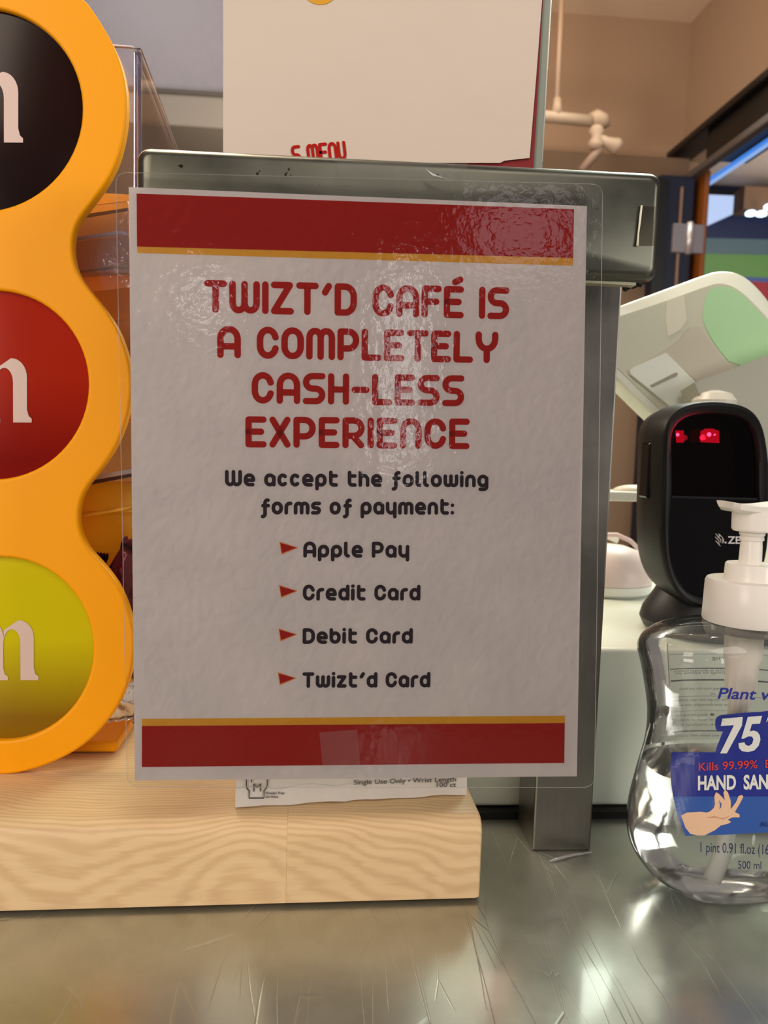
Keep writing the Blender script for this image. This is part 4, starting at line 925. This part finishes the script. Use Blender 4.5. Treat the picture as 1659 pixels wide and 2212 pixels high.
# printing on the front
def fpl(px, py, e=.0006):
    y = BYc-.030
    for _ in range(14):
        p = U(px, py, y); y = y*.5+front(p.x, p.z)*.5
    return V((p.x, front(p.x, p.z)-e, p.z))
def decal(name, pts, m, e, dens=.004, parent=None):
    me = curve_mesh([[(x, -y) for x, y in pts]])
    bmx = bmesh.new(); bmx.from_mesh(me); bmesh.ops.triangulate(bmx, faces=bmx.faces)
    for _ in range(5):
        es = [x for x in bmx.edges if x.calc_length() > 16]
        if not es: break
        bmesh.ops.subdivide_edges(bmx, edges=es, cuts=1); bmesh.ops.triangulate(bmx, faces=bmx.faces)
    bmx.to_mesh(me); bmx.free(); remap(me, lambda c: fpl(c.x, -c.y, e)); return link(name, me, m, parent or sb, False)
cv = lambda L_: [(1239+x/3.95, 1440+y/3.95) for x, y in L_]
blue = mat('label_blue', (28, 40, 132), .35, coat=.3); blue2 = mat('label_mid_blue', (44, 84, 160), .35, coat=.3); wht = mat('label_white', (216, 216, 210), .4)
lb_up = cv([(1225, 425), (1245, 412), (1400, 395), (1600, 382), (1640, 376), (1900, 370), (2100, 372), (2120, 728), (2140, 850), (2125, 1000), (2110, 1105), (846, 1105), (830, 1000), (821, 850), (828, 780), (835, 728), (1208, 728), (1215, 690), (1235, 640), (1270, 552), (1228, 548), (1210, 530), (1205, 500), (1206, 460), (1212, 438)])
lb_dn = cv([(846, 1105), (2110, 1105), (2075, 1250), (2030, 1360), (1990, 1400), (1659, 1410), (1300, 1430), (950, 1440), (920, 1360), (880, 1250)])
decal('blue_label', lb_up, blue, .00045); decal('blue_label', lb_dn, blue2, .00045)
decal('hand_drawing', cv([(912, 1265), (960, 1240), (1080, 1232), (1130, 1240), (1160, 1228), (1190, 1200), (1200, 1170), (1195, 1100), (1210, 1065), (1240, 1085), (1285, 1135), (1272, 1070), (1285, 1045), (1310, 1065), (1335, 1140), (1335, 1210), (1380, 1150), (1400, 1100), (1430, 1088), (1442, 1105), (1420, 1150), (1370, 1235), (1410, 1255), (1410, 1280), (1350, 1280), (1310, 1300), (1340, 1320), (1310, 1335), (1250, 1350), (1200, 1390), (1110, 1435), (1050, 1435), (990, 1420), (950, 1370)]), mat('skin_print', (226, 186, 152), .4), .0007)
decal('finger_line', cv([(1234, 1130), (1254, 1165), (1252, 1190), (1238, 1212), (1244, 1180), (1240, 1155)]), mat('hand_gap_print', (60, 84, 140), .4), .0009)
decal('hand_line', cv([(1120, 1282), (1200, 1270), (1260, 1290), (1330, 1268), (1270, 1296), (1200, 1280)]), mat('hand_line_print', (196, 140, 112), .4), .0009)
decal('numeral', cv([(1262, 440), (1437, 425), (1430, 500), (1302, 735), (1245, 735), (1362, 495), (1250, 503)]), wht, .0007)
decal('numeral', cv([(1480, 425), (1602, 415), (1584, 482), (1515, 486), (1497, 548), (1530, 540), (1562, 552), (1582, 580), (1588, 620), (1572, 672), (1534, 712), (1480, 724), (1430, 716), (1405, 690), (1400, 650), (1450, 640), (1462, 664), (1490, 672), (1518, 652), (1528, 615), (1516, 592), (1488, 590), (1440, 612), (1425, 608)]), wht, .0007)
fq = lambda x, y: fpl(x, y, .0008)
text_px('lettering', '%', 1657, 1704, 1623, 1622, 1586, fq, wht, sb, off=.02, shear=.2)
text_px('lettering', 'A', 1653, 1663, 1558, 1558, 1546, fq, wht, sb, off=.02)
text_px('lettering', 'Plant v', 1548, 1663, 1507.5, 1511, 1484, fq, mat('blue_print', (36, 48, 140), .4), sb, shear=.25, off=.018)
text_px('lettering', 'Kills 99.99%  B', 1508, 1664, 1663.5, 1656.5, 1646, fq, mat('red_print', (206, 60, 44), .4), sb, off=.006)
text_px('lettering', 'HAND  SANITIZER', 1506, 1742, 1704.5, 1700, 1675, fq, wht, sb, off=.035)
ink = mat('navy_print', (30, 38, 78), .4)
text_px('lettering', 'ALC', 1640, 1666, 1784, 1783, 1774, fq, ink, sb, off=.01)
text_px('lettering', '1 pint 0.91 fl.oz (16.', 1512, 1664, 1839, 1845, 1817, fpl, ink, sb)
text_px('lettering', '500 ml', 1593, 1643, 1875, 1876, 1858, fpl, ink, sb)
# drug-facts panel on the back, its print facing backwards
def bpl(px, py):
    p = U(px, py, BYc+.022); hw = half(p.z); u = min(.98, abs(p.x-BX)/hw); d = depth(hw, p.z)
    return V((p.x, BYc+d*(1-u**2.6)**(1/2.6)+.0004, p.z))
P = []
bm = bmesh.new()
rows = []
for i in range(15):
    rows.append([bm.verts.new(bpl(1456+(1790-1456)*k/12, 1385+(1612-1385)*i/14)) for k in range(13)])
for i in range(14):
    for k in range(12): bm.faces.new((rows[i][k], rows[i+1][k], rows[i+1][k+1], rows[i][k+1]))
link('back_label', me_from(bm), clear_mat('back_label_film', (.86, .86, .84, 1), .3, gl=.6, haze=.16, hazecol=(190, 190, 178)), sb, True)
bk = mat('black_print', (36, 36, 34), .5)
for y, r in ((1455, .0003), (1480, .00045), (1515, .0001), (1547, .0001), (1592, .0004), (1424, .0001)):
    tube('ruled_line', [bpl(x, y) for x in range(1462, 1780, 30)], r, bk, sb, 4)
tube('ruled_line', [bpl(1458, y) for y in (1400, 1450, 1500, 1550, 1592)], .0002, bk, sb, 4)
for t, a, b, y, h in (('Warnings for external use', 1474, 1600, 1467, 6), ('hands to decrease bacteria', 1470, 1590, 1462, 5.5), ('Flammable keep away from fire and flame', 1482, 1640, 1501, 5.5), ('any', 1552, 1562, 1512, 5), ('■ Do not get into eyes product', 1470, 1600, 1525, 5.5), ('rinse eyes thoroughly with water', 1468, 1600, 1536, 5.5), ('■ discontinue use', 1470, 1560, 1558, 5), ('keep out of reach of children', 1472, 1600, 1569, 5), ('seek medical help', 1465, 1580, 1580, 5), ('Directions wet hands with product', 1470, 1620, 1605, 6), ('Drug', 1559, 1600, 1436, 8)):
    text_px('fine_print', t, a, b, y, y, y-h, bpl, bk, sb, mirror=True)
